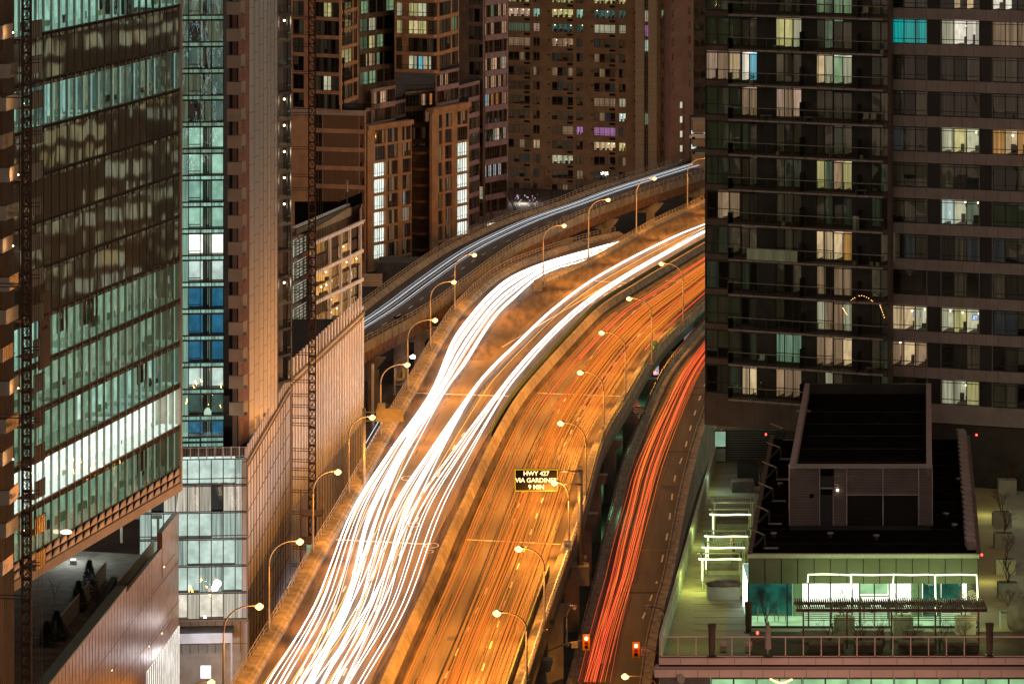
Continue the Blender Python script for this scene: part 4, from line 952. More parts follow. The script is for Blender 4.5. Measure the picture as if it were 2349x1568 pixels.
# right end bays
b=MB()
def vs(x0,x1,d,m,dd=3): 
    ua,ub=fd.U(x0),fd.U(x1); fd.box(b,ua,ub,0,112,d-dd,d,m)
vs(1462,1481.5,1.5,M['siding'],4); vs(1491.5,1511,1.5,M['siding'],4); vs(1511,1516,.3,M['brick_brown']); vs(1530,1539,.3,M['brick_brown']); vs(1481.5,1491.5,.4,M['tan_dark']); vs(1516,1530,-.6,M['tan_dark'])
for k in range(60): 
    z=k*1.5
    for x0,x1 in ((1462,1481.5),(1491.5,1511)): fd.box(b,fd.U(x0)+.05,fd.U(x1)-.05,z,z+.06,1.5,1.52,M['brick_brown'])
b.build('side_bay',o)
for r in range(-1,12):
    y=24+33.6*r; z1=fd.Z(1485,y); z0=fd.Z(1485,y+26)
    kd={0:'c:pale',1:'c:violet',2:'c:cool',7:'c:green'}.get(r,'dark'); 
    window(o,fd,fd.U(1482),fd.U(1491),z0,z1,2,(.3,),[kd]*2,'glass_dark','mullion_pale',.08,.95,.5,name='narrow_window')
    z1=fd.Z(1522,y); z0=fd.Z(1522,y+19)
    window(o,fd,fd.U(1517.5),fd.U(1529),z0,z1,2,(.25,),['green' if r==0 else 'blind','dark' if r%2 else 'blind'],'glass_dark','mullion_pale',.08,0,.5,name='bay_window')
fq=Fac(1538,840,1591,842)
o=empty('stair_tower',fq.P(2,0,-4),'pinkish windowless tower end with a column of lit stair windows','tower')
b=MB(); fq.box(b,0,fq.L,0,112,-12,0,M['brick_pink']); b.build('wall',o)
for r in range(-1,6):
    for xa,xb,dy,kd in ((1539.5,1545,21+33.4*r,'c:violet'),(1578.5,1584,14+33.4*r,'c:pale')):
        z1=fq.Z(xa,dy); z0=fq.Z(xa,dy+20); window(o,fq,fq.U(xa),fq.U(xb),z0,z1,1,(.5,),['c:pink' if r>3 else kd],'glass_dark','mullion_pale',.08,.12,.1,name='narrow_window')
for r in range(5):
    y=234+33.3*r; b=MB(); fq.box(b,fq.U(1560),fq.U(1565),fq.Z(1562,y+14),fq.Z(1562,y),0,.05,M['room_pale']); fq.box(b,fq.U(1565.5),fq.U(1570),fq.Z(1562,y+29),fq.Z(1562,y),0,.1,M['tan_dark']); b.build('stair_window',o)
# parking structure and strip between the towers
fp=Fac(1589,800,1640,800)
o=empty('parking_garage',fp.P(2,0,-8),'small open parking garage between the pink tower and the dark condo tower','garage')
b=MB(); fp.box(b,0,fp.L,0,ZW(278,800),-14,-8,M['interior_dark'])
for y0,y1 in ((278,304),(321,337),(355,392)): fp.box(b,0,fp.L,ZW(y1,800),ZW(y0,800),-8,0,M['siding'])
fp.quad(b,0,fp.L,ZW(321,800),ZW(304,800),-6,M['room_cool']); fp.quad(b,0,fp.L,ZW(355,800),ZW(337,800),-6,M['room_cool']); b.build('wall',o)
def car(loc,rz,body,label,tails=False,name='parked_car'):
    o=empty(name,loc,label,'car'); R=Matrix.Translation(Vector(loc))@Matrix.Rotation(rz,4,'Z')
    prof=[(-2.2,.35),(-2.25,.85),(-1.7,.98),(-1.1,1.42),(.5,1.45),(1.2,.98),(2.1,.82),(2.2,.35)]
    b=MB(); 
    L=[R@Vector((x,-.88 if z<1.2 else -.7,z)) for x,z in prof]; Rr=[R@Vector((x,.88 if z<1.2 else .7,z)) for x,z in prof]
    b.face(L,M[body]); b.face(Rr[::-1],M[body])
    for i in range(8): j=(i+1)%8; b.face([L[i],L[j],Rr[j],Rr[i]],M[body])
    b.build('body',o)
    b=MB()
    for sy in (-1,1): b.face([R@Vector(p) for p in ((-1.5,sy*.84,1.02),(1.0,sy*.84,1.02),(.45,sy*.76,1.36),(-1.05,sy*.76,1.36))],M['black_paint'])
    b.build('side_window',o)
    for sx in (-1.35,1.35):
        for sy in (-.85,.85):
            b=MB(); b.tube([R@Vector((sx,sy-.1,.34)),R@Vector((sx,sy+.1,.34))],.34,M['tyre'],12); b.build('wheel',o)
    for sy in (-.65,.65):
        b=MB(); b.blob(R@Vector((-2.24,sy,.8)),.16,M['tail_light' if tails else 'red_paint'],8,5); b.build('tail_light',o)
    return o
car(WY(1606,320,796),.0,'car_white','white car parked on the upper level of the open garage')
car(WY(1606,353,796),math.pi,'car_dark','dark car parked on the lower level of the open garage')
fz=Fac(1588,900,1640,900)
o=empty('background_tower',fz.P(0,0,-4),'distant brown tower seen in the gap between two towers','tower'); b=MB(); fz.box(b,0,fz.L,0,120,-10,0,M['tan_dark']); b.build('wall',o)
for r in range(8):
    for q in range(3):
        window(o,fz,.3+q*1.7,1.4+q*1.7,ZW(20+36*r+14,900),ZW(20+36*r,900),1,(),['c:warm' if (r,q) in((0,0),(0,2),(2,2)) else 'c:pale' if (r,q)==(6,0) else rnd.choice(['blind','dark'])],'glass_dark','mullion',.08,.15,.1)

# ------------------------------------------------------------ G: condominiums behind the far ramp
def condo_rows(o,f,xs_,y_at,ya,yb,pitch,frac,kinds,ns,tr=(.3,),gm='glass_dark',fm='mullion',nm='window',spec=None,d=-.1,dep=1.5):
    """rows of windows; ya top of first window at y_at column"""
    r=0; y=ya; rows=[]
    while y<yb:
        z1=f.Z(y_at,y); z0=f.Z(y_at,y+pitch*frac); rows.append((z0,z1))
        for c,(xa,xb) in enumerate(xs_):
            kd=(spec or {}).get((r,c)) or [rnd.choice(kinds) for _ in range(ns[c])]
            if isinstance(kd,str): kd=[kd]*ns[c] 
            window(o,f,f.U(xa),f.U(xb),z0,z1,ns[c],tr,kd,gm,fm,.08,d,dep,nm,detail=False)
        y+=pitch; r+=1
    return rows
o=empty('condominium_tower',WY(750,600,705),'tan condominium tower with dark upper windows left of the lit lofts','condominium tower')
f1=Fac(668,706,782,700); f2=Fac(782,700,822,712)
for f,xs_,ns,sp in ((f1,[(672,697),(719,733),(733,759),(759,779)],[2,1,3,2],{(1,2):['dark','yellow','dark'],(5,2):['dark','pale','pale']}),(f2,[(783,809),(811,820)],[3,1],{(4,0):'c:yellow'})):
    rr=condo_rows(o,f,xs_,730,-37,232,42,.80,['interior_dark','c:dim','brown','curtain_grey','blind','dark'],ns,spec=sp)
    b=MB(); wall_grid(b,f,0,f.L,f.Z(750,252),112,[(f.U(a),f.U(e)) for a,e in xs_],sorted(rr),M['tan_panel']); core(b,f,0,f.L,f.Z(750,252),112,14,M['interior_dark'],-2.2); b.build('upper_wall',o)
f3=Fac(668,704,838,700)
b=MB(); zb3=f3.Z(750,252); core(b,f3,0,f3.L,0,zb3-1,14,M['interior_dark'],-2.2,M['roof_gravel'])
xs3=[(720,739),(741,757),(757,779),(779,800),(800,823),(825,836)]; rr=[]
y=262
while y<600:
    z1=f3.Z(750,y); z0=f3.Z(750,y+33); rr.append((z0,z1)); y+=42.5
wall_grid(b,f3,0,f3.L,0,zb3,[(f3.U(a),f3.U(e)) for a,e in xs3],sorted(rr),M['tan_panel']); 
b.build('base_wall',o)
for z0,z1 in rr:
    for a,e in xs3: window(o,f3,f3.U(a),f3.U(e),z0,z1,2,(.28,),'dark' if a<740 else 'blind','glass_dark' if a<740 else 'glass_tan' if a<820 else 'glass_mauve','tan_dark',.08,-.06,.8,'base_window')
b=MB(); f3.box(b,f3.U(735),f3.U(870),zb3+.2,zb3+1.3,-.3,-.25,M['glass_rail'])
for i in range(26): u=f3.U(735)+i*.42; f3.box(b,u,u+.05,zb3,zb3+1.3,-.28,-.22,M['mullion'])
f3.box(b,f3.U(668),f3.L,zb3-.9,zb3,0,.15,M['beige_trim']); b.build('terrace_railing',o)
# recessed middle + right tower
o=empty('stepped_condominium',WY(960,600,740),'stepped condominium tower with bright lit loft windows and set back terraces','condominium tower')
f4=Fac(820,722,907,735); xs4=[(826,846),(847,863),(865,880),(882,905)]
rr=condo_rows(o,f4,xs4,850,0-40,190,40.5,.74,['interior_dark','dark','green','brown','dark'],[2,2,2,2],spec={(2,1):['white','pale'],(3,1):['yellow','c:yellow'],(4,1):['warm','c:tan'],(3,0):['c:dimgreen']*2,(2,0):['c:dimgreen']*2,(5,0):['c:dimgreen','mint']})
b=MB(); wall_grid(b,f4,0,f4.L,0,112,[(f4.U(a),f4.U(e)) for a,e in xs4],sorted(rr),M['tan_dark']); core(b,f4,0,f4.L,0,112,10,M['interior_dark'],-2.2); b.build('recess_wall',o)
f5=Fac(905,728,1006,724); f5b=Fac(1006,724,1053,738)
for f,xs_,ns,sp,yr,rn in ((f5,[(909,922),(937,980),(982,1003)],[1,4,2],{(1,0):'c:pale',(1,1):['yellow','c:yellow','pale','dark'],(2,0):'c:yellow',(2,1):['yellow','warm','yellow','dark'],(4,1):['pale','dark','c:steelblue','pale']},940,160),(f5b,[(1008,1034),(1037,1051)],[3,2],{(2,1):'c:green'},1010,150)):
    rr=condo_rows(o,f,xs_,yr,-34,rn,40.3,.78,['dark','c:dim','curtain_grey','blind'],ns,spec=sp)
    zb_=f.Z(yr,rn+6); b=MB(); wall_grid(b,f,0,f.L,zb_,112,[(f.U(a),f.U(e)) for a,e in xs_],sorted(rr),M['tan_panel']); core(b,f,0,f.L,zb_,112,12,M['interior_dark'],-2.2); 
    b.build('upper_wall',o)
b=MB()   # balcony slabs of the right tower
for k in range(5):
    y=37+40.3*k-33; z=f5.Z(950,y); f5.box(b,f5.U(928),f5.U(1004),z,z+.55,0,1.4,M['tan_panel']); 
    for u in (f5.U(930)+i*1.1 for i in range(6)): f5.box(b,u,u+.04,z+.5,z+1.4,1.3,1.36,M['mullion'])
    f5.box(b,f5.U(928),f5.U(1004),z+1.38,z+1.45,1.3,1.37,M['mullion'])
b.build('balcony_slab',o)
# mid glass volumes in mauve between upper towers and lofts
def glass_vol(x0,Y0_,x1,Y1_,yt,yb_,pitch,n,label,dpt=10,m='spandrel_mauve',sp=None,off=0,railing=True):
    f=Fac(x0,Y0_,x1,Y1_); xm_=x0+2; rr=[]; y=yt+4; r=0
    while y<yb_-6:
        z1=f.Z(xm_,y); z0=f.Z(xm_,y+pitch*.72)
        kd=[rnd.choice(['dark','brown','curtain_grey','c:dim','blind','c:dimb']) for _ in range(n)]
        if sp and r in sp: kd=sp[r](n)
        window(o,f,.12,f.L-.12,z0,z1,n,(.3,),kd,'glass_mauve','tan_dark',.07,-.08,1.2,'glazed_bay',detail=False); rr.append((z0,z1)); y+=pitch; r+=1
    zt_=f.Z(xm_,yt); b=MB(); wall_grid(b,f,0,f.L,0,zt_,[(.12,f.L-.12)],sorted(rr),M[m]); core(b,f,0,f.L,0,zt_-.4,dpt,M['tan_dark'],-2.2,M['roof_gravel']); b.build('glazed_wall',o)
    if railing:
        b=MB(); f.box(b,0,f.L,zt_,zt_+.25,-.5,.12,M['beige_trim'])
        for i in range(int(f.L/.6)+1): f.box(b,i*.6,i*.6+.06,zt_+.25,zt_+1.35,-.4,-.34,M['mullion'])
        f.box(b,0,f.L,zt_+1.32,zt_+1.4,-.42,-.32,M['mullion']); b.build('terrace_railing',o)
    return f
glass_vol(855,722,907,731,208,300,40,9,'',sp={0:lambda n:['dark','c:warm','dark','dark','warm','c:warm','dark','dark','dark']})
glass_vol(838,720,880,727,252,300,40,8,'')
glass_vol(905,733,930,738,235,360,38,5,'')
glass_vol(1002,738,1053,748,168,260,38,9,'',sp={0:lambda n:['dark','dark','c:warm','dark','c:warm','dark','dark','dark','dark']})
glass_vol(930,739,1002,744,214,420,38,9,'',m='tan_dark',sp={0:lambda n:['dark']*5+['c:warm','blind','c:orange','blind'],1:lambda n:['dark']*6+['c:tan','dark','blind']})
glass_vol(1052,752,1100,764,200,540,37,6,'')
# lofts with full height lit windows
def lofts(x0,Y0_,x1,Y1_,yt,piers,xs_,ns,pitch,ytop,litcol,litrow,yend,nm):
    f=Fac(x0,Y0_,x1,Y1_); rr=[]; y=ytop; r=0; zt_=f.Z(x0,yt)
    while y<yend:
        z1=f.Z(xs_[litcol][0],y); z0=f.Z(xs_[litcol][0],y+pitch*.86); rr.append((z0,z1))
        for c,(xa,xb) in enumerate(xs_):
            if c==litcol and r in litrow: kd=['fluor']*ns[c]
            else: kd=[rnd.choice(['dark','brown','curtain_grey','c:dim','blind','c:dimb']) for _ in range(ns[c])]
            if nm=='a' and (r,c)==(4,2): kd=['c:cool','dark','c:cool','dark']
            if nm=='a' and (r,c)==(5,2): kd='c:pale'; kd=[kd]*ns[c]
            if nm=='b' and (r,c) in((3,0),(3,1)): kd=['c:steelblue']+['dark']*(ns[c]-1)
            window(o,f,f.U(xa),f.U(xb),z0,z1,ns[c],(.25,),kd,'glass_dark' if 'fluor' in kd else 'glass_mauve','tan_dark',.08,-.2,1.0,'loft_window',detail=False)
        y+=pitch; r+=1
    b=MB(); wall_grid(b,f,0,f.L,0,zt_,[(f.U(a),f.U(e)) for a,e in xs_],sorted(rr),M['tan_panel'],-.45,.12); core(b,f,0,f.L,0,zt_-.2,11,M['tan_dark'],-2.2,M['roof_gravel']); f.box(b,-.2,f.L+.2,zt_-.7,zt_+.1,-1,.5,M['tan_panel'])
    b.build('loft_wall',o); return f
lofts(842,716,943,728,290,None,[(857,883),(888,912),(921,942)],[5,4,5],37.6,300+75-37.6*2,0,(2,3,4,5,6,7),640,'a')
lofts(990,731,1075,744,250,None,[(1004,1014),(1020,1036),(1048,1073)],[2,3,5],36.4,327-36.4*2+2,2,(2,3,4,5,6,7),560,'b')
f=Fac(942,736,992,738)   # dark curved balcony bay
b=MB(); f.box(b,0,f.L,0,f.Z(950,340),-8,-1.2,M['tan_dark'])
b.build('recess_wall',o)
for k in range(8):
    z=f.Z(965,372+37*k-18); b=MB(); q=[]
    for i in range(9):
        t=i/8; q.append(f.P(f.L*(.2+.75*t),z,-1.2+1.9*math.sin(math.pi*t)**.7))
    for a,c in zip(q[:-1],q[1:]):
        n=f.n*(-.15); b.hexa([a,c,c+n,a+n,a+Vector((0,0,.5)),c+Vector((0,0,.5)),c+n+Vector((0,0,.5)),a+n+Vector((0,0,.5))],M['tan_panel']); b.bar(a+Vector((0,0,1.4)),c+Vector((0,0,1.4)),.06,M['mullion']); b.bar(a+Vector((0,0,.5)),a+Vector((0,0,1.4)),.05,M['mullion'])
    b.build('balcony',o)
# purple glass tower
o=empty('purple_glass_tower',WY(1130,500,785),'slim tower with mauve spandrels and sparkling small windows','tower')
f=Fac(1111,780,1166,788); xs_=[(1113,1163)]
rr=condo_rows(o,f,xs_,1130,11-40.6,500,40.6,.70,['dark','brown','curtain_grey'],[9],(.35,),'glass_mauve','tan_dark',spec={(1,0):['c:orange','dark','dark','c:green','dark','dark','c:warm','dark','c:warm'],(2,0):['c:warm','dark','dark','c:warm','dark','dark','dark','dark','warm'],(4,0):['warm','dark','dark','c:warm','warm','dark','dark','c:pale','pale'],(5,0):['warm','c:tan','dark','c:warm','c:warm','dark','c:warm','dark','c:tan'],(6,0):['c:steelblue','c:cool','dark','c:orange','dark','c:orange','dark','dark','tan'],(8,0):['dark','dark','dark','dark','c:pale','pale','dark','dark','c:pale'],(10,0):['c:cool','dark','c:cool','dark','c:cool','dark','c:cool','dark','dark']})
b=MB(); wall_grid(b,f,0,f.L,0,112,[(f.U(a),f.U(e)) for a,e in xs_],sorted(rr),M['spandrel_mauve']); core(b,f,0,f.L,0,112,12,M['interior_dark'],-2.2); b.build('wall',o)
f=Fac(1052,784,1111,780); xs_=[(1076,1087),(1088,1110)]
rr=condo_rows(o,f,xs_,1090,20-40.6,500,40.6,.75,['blind','dark','blind','curtain_grey'],[1,2],(.3,),spec={(6,0):'c:teal',(11,1):'c:pale'})
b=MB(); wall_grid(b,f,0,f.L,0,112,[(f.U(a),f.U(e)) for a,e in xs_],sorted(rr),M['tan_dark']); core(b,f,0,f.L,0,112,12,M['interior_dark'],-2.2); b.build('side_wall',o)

# ------------------------------------------------------------ H: dark condo tower with balconies, right
fF=Fac(1617,366,2043,358.5)
o=empty('dark_balcony_tower',fF.P(8,32,-6),'dark glass condominium tower with long glazed balconies beside the expressway','condominium tower')
cx=[(1619,1698,3),(1700.7,1736,2),(1779,1838,3),(1872,1910,2),(1911,1954,2),(1998,2041,2)]
cols=[(fF.U(a),fF.U(e)) for a,e,_ in cx]
rowy=[37.5-79.65+79.65*k for k in range(12)]
rows=[(fF.Z(1640,y+67),fF.Z(1640,y)) for y in rowy]
zbot=fF.Z(1640,975)
b=MB(); wall_grid(b,fF,0,fF.L,zbot,112,cols,sorted(rows),M['dark_cladding'],ms=M['brown_cladding']); core(b,fF,0,fF.L,zbot,112,16,M['interior_dark'],-3.2)
for i in range(9): u=fF.U(1617+(1-i*0)+i*28.3); fF.box(b,u,u+.03,zbot,fF.Z(1640,905),.0,.02,M['mullion'])
fF.box(b,-.05,fF.L,zbot-.0,fF.Z(1640,908),-.34,.015,M['brown_cladding']); fF.box(b,fF.L-.15,fF.L+.15,zbot,112,-.3,.45,M['brown_cladding']); b.build('wall',o)
sF={(1,2):['yellow','yellow','pale'],(1,3):['bgreen','dimgreen'],(1,5):['bgreen','blind'],(0,3):['green','c:dimgreen'],(0,4):['c:green','c:green'],(0,2):['dark','blind','dark'],
 (2,0):['pink','tan','warm'],(2,1):['white','steelblue'],(2,3):['warm','pale'],(2,4):['green','pale'],(3,2):['c:pink','c:tan','pink'],(3,1):['tan','c:tan'],(5,3):['yellow','c:dimgreen'],(5,4):['tan','yellow'],(7,3):['warm','c:warm'],(7,4):['warm','c:orange'],
 (9,3):['c:pale','c:tan'],(9,4):['c:tan','c:pale'],(10,2):['c:mint','c:mint','c:mint'],(10,3):['tan','tan'],(10,4):['tan','warm'],(11,2):['tan','tan','tan'],(11,3):['blind','c:pale'],(11,1):['c:warm','warm'],(8,3):['c:tan','dark'],(8,4):['c:tan','c:tan'],(6,0):['dark','tan','dark'],(10,0):['blind','blind','blind'],(9,0):['bgreen','blind','bgreen'],(0,0):['bgreen','bgreen','bgreen'],(1,0):['bgreen','bgreen','bgreen'],(3,0):['bgreen','bgreen','bgreen'],(4,0):['bgreen','bgreen','bgreen'],(5,0):['bgreen','bgreen','blind']}
for r,(za,zb) in enumerate(rows):
    for c,(ua,ub) in enumerate(cols):
        kd=sF.get((r,c)) or [rnd.choice(['curtain_grey','c:dim','blind','c:dimg','dark','dim','blind']) for _ in range(cx[c][2])]
        door=c in(1,4)
        window(o,fF,ua,ub,za+.03 if c else za+.05,zb-(.15 if door else .03),cx[c][2],() if door else (.32,) if c else (.36,.95),kd,'glass_wavy','mullion',.08,-.12,2.8,'balcony_door' if door else 'window')
for r in range(12):
    z=rows[r][0]-.35; b=MB(); ua,ub=fF.U(1684),fF.U(2039)
    fF.box(b,ua,ub,z,z+.2,.0,1.55,M['concrete_dark']); fF.box(b,ua,ub,z+.02,z+.18,1.55,1.58,M['mauve_cladding'])
    fF.quad(b,ua,ub,z+.2,z+1.25,1.52,M['glass_rail']); fF.box(b,ua-.02,ua+.0,z+.2,z+1.25,.1,1.5,M['glass_rail'])
    n=12
    for i in range(n+1): u=ua+(ub-ua)*i/n; fF.box(b,u-.025,u+.025,z-.05,z+1.27,1.53,1.6,M['mullion'])
    fF.box(b,ua,ub,z+1.25,z+1.3,1.5,1.58,M['mullion_pale'])
    for x_ in (1845,1975):
        u=fF.U(x_); fF.box(b,u,u+.06,z+.2,z+1.95,.05,1.3,M['louvre_dark'])
    b.build('balcony',o)
# things on the balconies
def chair(f,x_,r,label,m='blind'):
    z=rows[r][0]-.15; u=f.U(x_); b=MB(); f.box(b,u,u+.5,z+.42,z+.48,.6,1.1,M[m]); f.box(b,u,u+.5,z+.48,z+.95,.58,.64,M[m])
    for du in (.03,.44):
        for dd in (.63,1.05): f.box(b,u+du,u+du+.03,z,z+.42,dd,dd+.03,M['mullion_pale'])
    b.build('balcony_chair',None,label,'chair')
chair(fF,1986,3,'left of two pale shell chairs on a high dark balcony near the tower corner'); chair(fF,2003,3,'right of two pale shell chairs on a high dark balcony near the tower corner'); chair(fF,1985,0,'pale chair on the top balcony near the tower corner'); chair(fF,1748,10,'white deck chair on the low left balcony','sign_face')
def reflection_neon_lights(f,pts,label,m='reflection_neon_glow',d=.9,rr_=.035,tube=None):  # bulb strands modelling reflections in balcony glass; also draws the neon loop
    b=MB(); w=[f.P(f.U(x),f.Z(x,y),d) for x,y in pts]; w=catmull(w,6)
    for p in w[::2]: b.blob(p,rr_,M[m],6,4)
    b.tube(w,.012,M['mullion'],4,False)
    if tube: b.tube(w,tube,M[m],5)
    b.build('reflection_neon_lights',None,label,'string lights')
reflection_neon_lights(fF,[(1957,688),(1968,680),(1984,675),(2000,681),(2009,688)],'arch of warm bulbs standing for lights reflected in the dark tower balcony glass')
reflection_neon_lights(fF,[(2026,697),(2030,708),(2036,725)],'short vertical row of warm bulbs standing for a reflection by the tower corner window')
reflection_neon_lights(fF,[(1941,703),(1945,710),(1950,718)],'three small warm bulbs standing for reflections on the glass left of the warm arch')
b=MB()
z=rows[7][0]-.15
fF.box(b,fF.U(1728),fF.U(1843),z+.05,z+1.05,1.62,1.66,M['blind_green']); b.build('balcony_screen',None,'pale wood grain patterned screen fixed to the lower left balcony rail','screen')
b=MB(); fF.box(b,fF.U(1967),fF.U(1978),rows[6][0]-.15,rows[6][0]+1.1,.9,1.3,M['hoarding']); b.build('balcony_cabinet',None,'tall pale cabinet on the balcony above the blue lights','cabinet')
fy=random.Random(21)
for i in range(16):
    r=fy.randrange(1,12); x_=fy.uniform(1850,2030) if i%3 else fy.uniform(1700,1830); u=fF.U(x_); z=rows[r][0]-.15; b=MB()
    if i%2:
        b.box(*sorted((fF.P(u,0,1.0).x,fF.P(u+.35,0,1.0).x)),fF.P(u,0,1.1).y,fF.P(u,0,.8).y,z,z+.35,M['planter'])
        for k in range(60):
            c=fF.P(u+.17+fy.gauss(0,.16),z+.35+abs(fy.gauss(.25,.2)),.95+fy.gauss(0,.12)); d=Vector((fy.uniform(-1,1),fy.uniform(-1,1),fy.uniform(-.2,1)))*.12; b.face([c,c+d,c+Vector((d.z,d.x,.05))],M['leaf'])
        b.build('potted_plant',None,'small potted plant behind the balcony glass of the dark tower','plant','plants on the dark tower balconies')
    else:
        fF.box(b,u,u+.9,z+.35,z+.42,.5,1.2,M['mullion_pale']); 
        for du in (0,.84): 
            for dd in (.52,1.12): fF.box(b,u+du,u+du+.05,z,z+.35,dd,dd+.05,M['mullion_pale'])
        b.build('balcony_table',None,'low pale table behind the balcony glass of the dark tower','table','tables on the dark tower balconies')
# man standing by the lower left door
def person(p,label,shirt,pants,hgt=1.72,rz=0):
    o=empty('person',p,label,'person'); s=hgt/1.72; R=Matrix.Translation(Vector(p))@Matrix.Rotation(rz,4,'Z')@Matrix.Scale(s,4)
    me=bpy.data.meshes.new('body'); V=[(0,0,.95),(0,0,1.15),(0,0,1.38),(0,0,1.47),(0,.01,1.58),(.1,0,.88),(.11,-.01,.48),(.11,.0,.08),(.11,-.12,.04),(-.1,0,.88),(-.12,-.02,.48),(-.12,.02,.08),(-.12,-.1,.04),(.19,0,1.36),(.24,.02,1.1),(.2,-.12,.92),(-.19,0,1.36),(-.25,.02,1.1),(-.24,-.08,.86),(0,.0,1.68)]
    E=[(0,1),(1,2),(2,3),(3,4),(4,19),(0,5),(5,6),(6,7),(7,8),(0,9),(9,10),(10,11),(11,12),(2,13),(13,14),(14,15),(2,16),(16,17),(17,18)]
    me.from_pydata(V,E,[]); ob=bpy.data.objects.new('body',me); col.objects.link(ob)
    md=ob.modifiers.new('s','SKIN'); rad=[.13,.13,.15,.055,.085,.085,.06,.045,.04,.085,.06,.045,.04,.06,.045,.04,.06,.045,.04,.08]
    for i,v in enumerate(me.skin_vertices[0].data): v.radius=(rad[i],rad[i]*.85)
    me.skin_vertices[0].data[0].use_root=True; ob.modifiers.new('u','SUBSURF').levels=1
    bpy.context.view_layer.update(); m2=bpy.data.meshes.new_from_object(ob.evaluated_get(bpy.context.evaluated_depsgraph_get())); bpy.data.objects.remove(ob)
    m2.transform(R); m2.materials.clear(); m2.materials.append(M[shirt]); m2.materials.append(M[pants]); m2.materials.append(M['tan_panel'])
    for pl in m2.polygons:
        z=(R.inverted()@pl.center).z; pl.material_index = 1 if z<.95 else 2 if z>1.45 else 0
    ob=bpy.data.objects.new('body',m2); col.objects.link(ob); ob.parent=o; ob.matrix_parent_inverse=Matrix.Translation(-Vector(p))
    b=MB(); b.blob(R@Vector((0,.02,1.70)),(.095*s,.1*s,.085*s),M['black_paint'],8,6); b.build('hair',o)
person(fF.P(fF.U(1751),rows[11][0]-.15,.6),'person in dark clothes standing on the lowest balcony next to the lit glass door','interior_brown','interior_dark')

# ------------------------------------------------------------ I: banded condo tower at the right edge
fG=Fac(2043,360,2420,354.5)
o=empty('banded_condominium_tower',fG.P(8,32,-6),'dark condominium tower with pale brown bands filling the right edge','condominium tower')
cx=[(2046.7,2125.5,3),(2159,2245.5,3),(2276.7,2362,3),(2384,2418,1)]
cols=[(fG.U(a),fG.U(e)) for a,e,_ in cx]
rowy=[43.5-82.1+82.1*k for k in range(12)]
rows2=[(fG.Z(2080,y+57.5),fG.Z(2080,y)) for y in rowy]; zb2=fG.Z(2080,1150)
pan=[(fG.U(2126.7),fG.U(2158)),(fG.U(2246.7),fG.U(2275.5)),(fG.U(2363),fG.U(2383))]
b=MB(); wall_grid(b,fG,0,fG.L,fG.Z(2080,965),112,sorted(cols+pan),sorted(rows2),M['mauve_cladding'],ms=M['mauve_cladding']); core(b,fG,0,fG.L,zb2,112,16,M['interior_dark'],-3.2)
for a,e in pan:
    for za,zb in rows2: fG.box(b,a,e,za,zb,-.3,-.1,M['louvre_dark'])
fG.box(b,0,fG.L,zb2,fG.Z(2080,965)-.1,-.35,-.04,M['dark_cladding'])
for i in range(14):
    u=i*1.12; 
    for r in range(11): fG.box(b,u,u+.03,rows2[r+1][1]+.02,rows2[r][0]-.02,0,.012,M['brown_cladding'])
b.build('wall',o)
sG={(0,1):['dark','warm','dark'],(0,2):['white','dark','dark'],(1,0):['c:cyan','c:cyan','c:cyan'],(1,1):['c:pale','white','white'],(1,2):['c:tan','c:tan','c:tan'],(4,1):['pale','yellow','pale'],(4,2):['c:orange','warm','orange'],(6,1):['cool','pale','dimgreen'],(6,0):['blind','blind','blind'],(6,2):['bgreen','bgreen','bgreen'],(9,0):['c:warm','warm','pale'],(9,1):['pale','yellow','pale'],(10,0):['tan','warm','tan'],(11,1):['c:pale','pale','c:yellow'],(3,1):['curtain_grey']*3,(3,2):['blind']*3,(5,0):['blind']*3,(8,0):['brown','brown','dark']}
for r,(za,zb) in enumerate(rows2):
    for c,(ua,ub) in enumerate(cols):
        n=cx[c][2]; kd=sG.get((r,c)) or [rnd.choice(['dark','c:dim','curtain_grey','c:dimb','blind']) for _ in range(n)]
        window(o,fG,ua,ub,za+.03,zb-.03,n,(.2,.88),kd,'glass_wavy','mullion',.075,-.12,2.6)
for (r,c,i,w_) in ((9,0,1.35,.75),(9,1,2.1,.5)):
    a,e=cols[c]; za,zb=rows2[r]; u=a+(e-a)/3*i; b=MB(); fG.box(b,u,u+w_,za+1.0,za+1.5,-1.9,-1.85,M['black_paint']); fG.box(b,u+.04,u+w_-.04,za+1.04,za+1.46,-1.86,-1.83,M['screen']); b.build('television',None,'wall television glowing blue in the lower %s lit flat of the banded tower'%({0:'left',1:'middle'}[c]),'television')

# ------------------------------------------------------------ J: podium terrace with roof building, right foreground
ZT=28.0; YF=291.0
sk=.100
o=empty('terrace_podium',(22,YF,0),'pink clad podium with a railed roof terrace in the lower right corner','podium')
xl=XW(1512,YF); pl=[(xl,YF),(46,YF),(62,430),(xl+.1015*139,430)]
b=MB(); b.prism(pl,0,ZT,M['concrete_dark'],M['tile_floor']); b.build('podium_block',o)
b=MB()
def band(y0,y1,x0,out,m,name=None): b.box(XW(x0,YF),46,YF-out,YF+.5,ZW(y1,YF),ZW(y0,YF),M[m])
band(1506,1521,1512,.35,'pink_fascia'); band(1521,1526,1512,.1,'black_paint'); band(1526,1530,1504,.5,'pink_fascia'); band(1530,1547,1500,.75,'pink_fascia')
for i in range(17): xx=1500+i*49.6; b.box(XW(xx,YF),XW(xx,YF)+.03,YF-.765,YF-.7,ZW(1547,YF),ZW(1531,YF),M['brown_cladding'])
for i in range(14): xx=1560+i*62; b.box(XW(xx,YF),XW(xx,YF)+.03,YF-.365,YF-.3,ZW(1520,YF),ZW(1507,YF),M['brown_cladding'])
b.build('fascia',o)
fW=Fac(1585,YF-.01,2349,YF-.01)
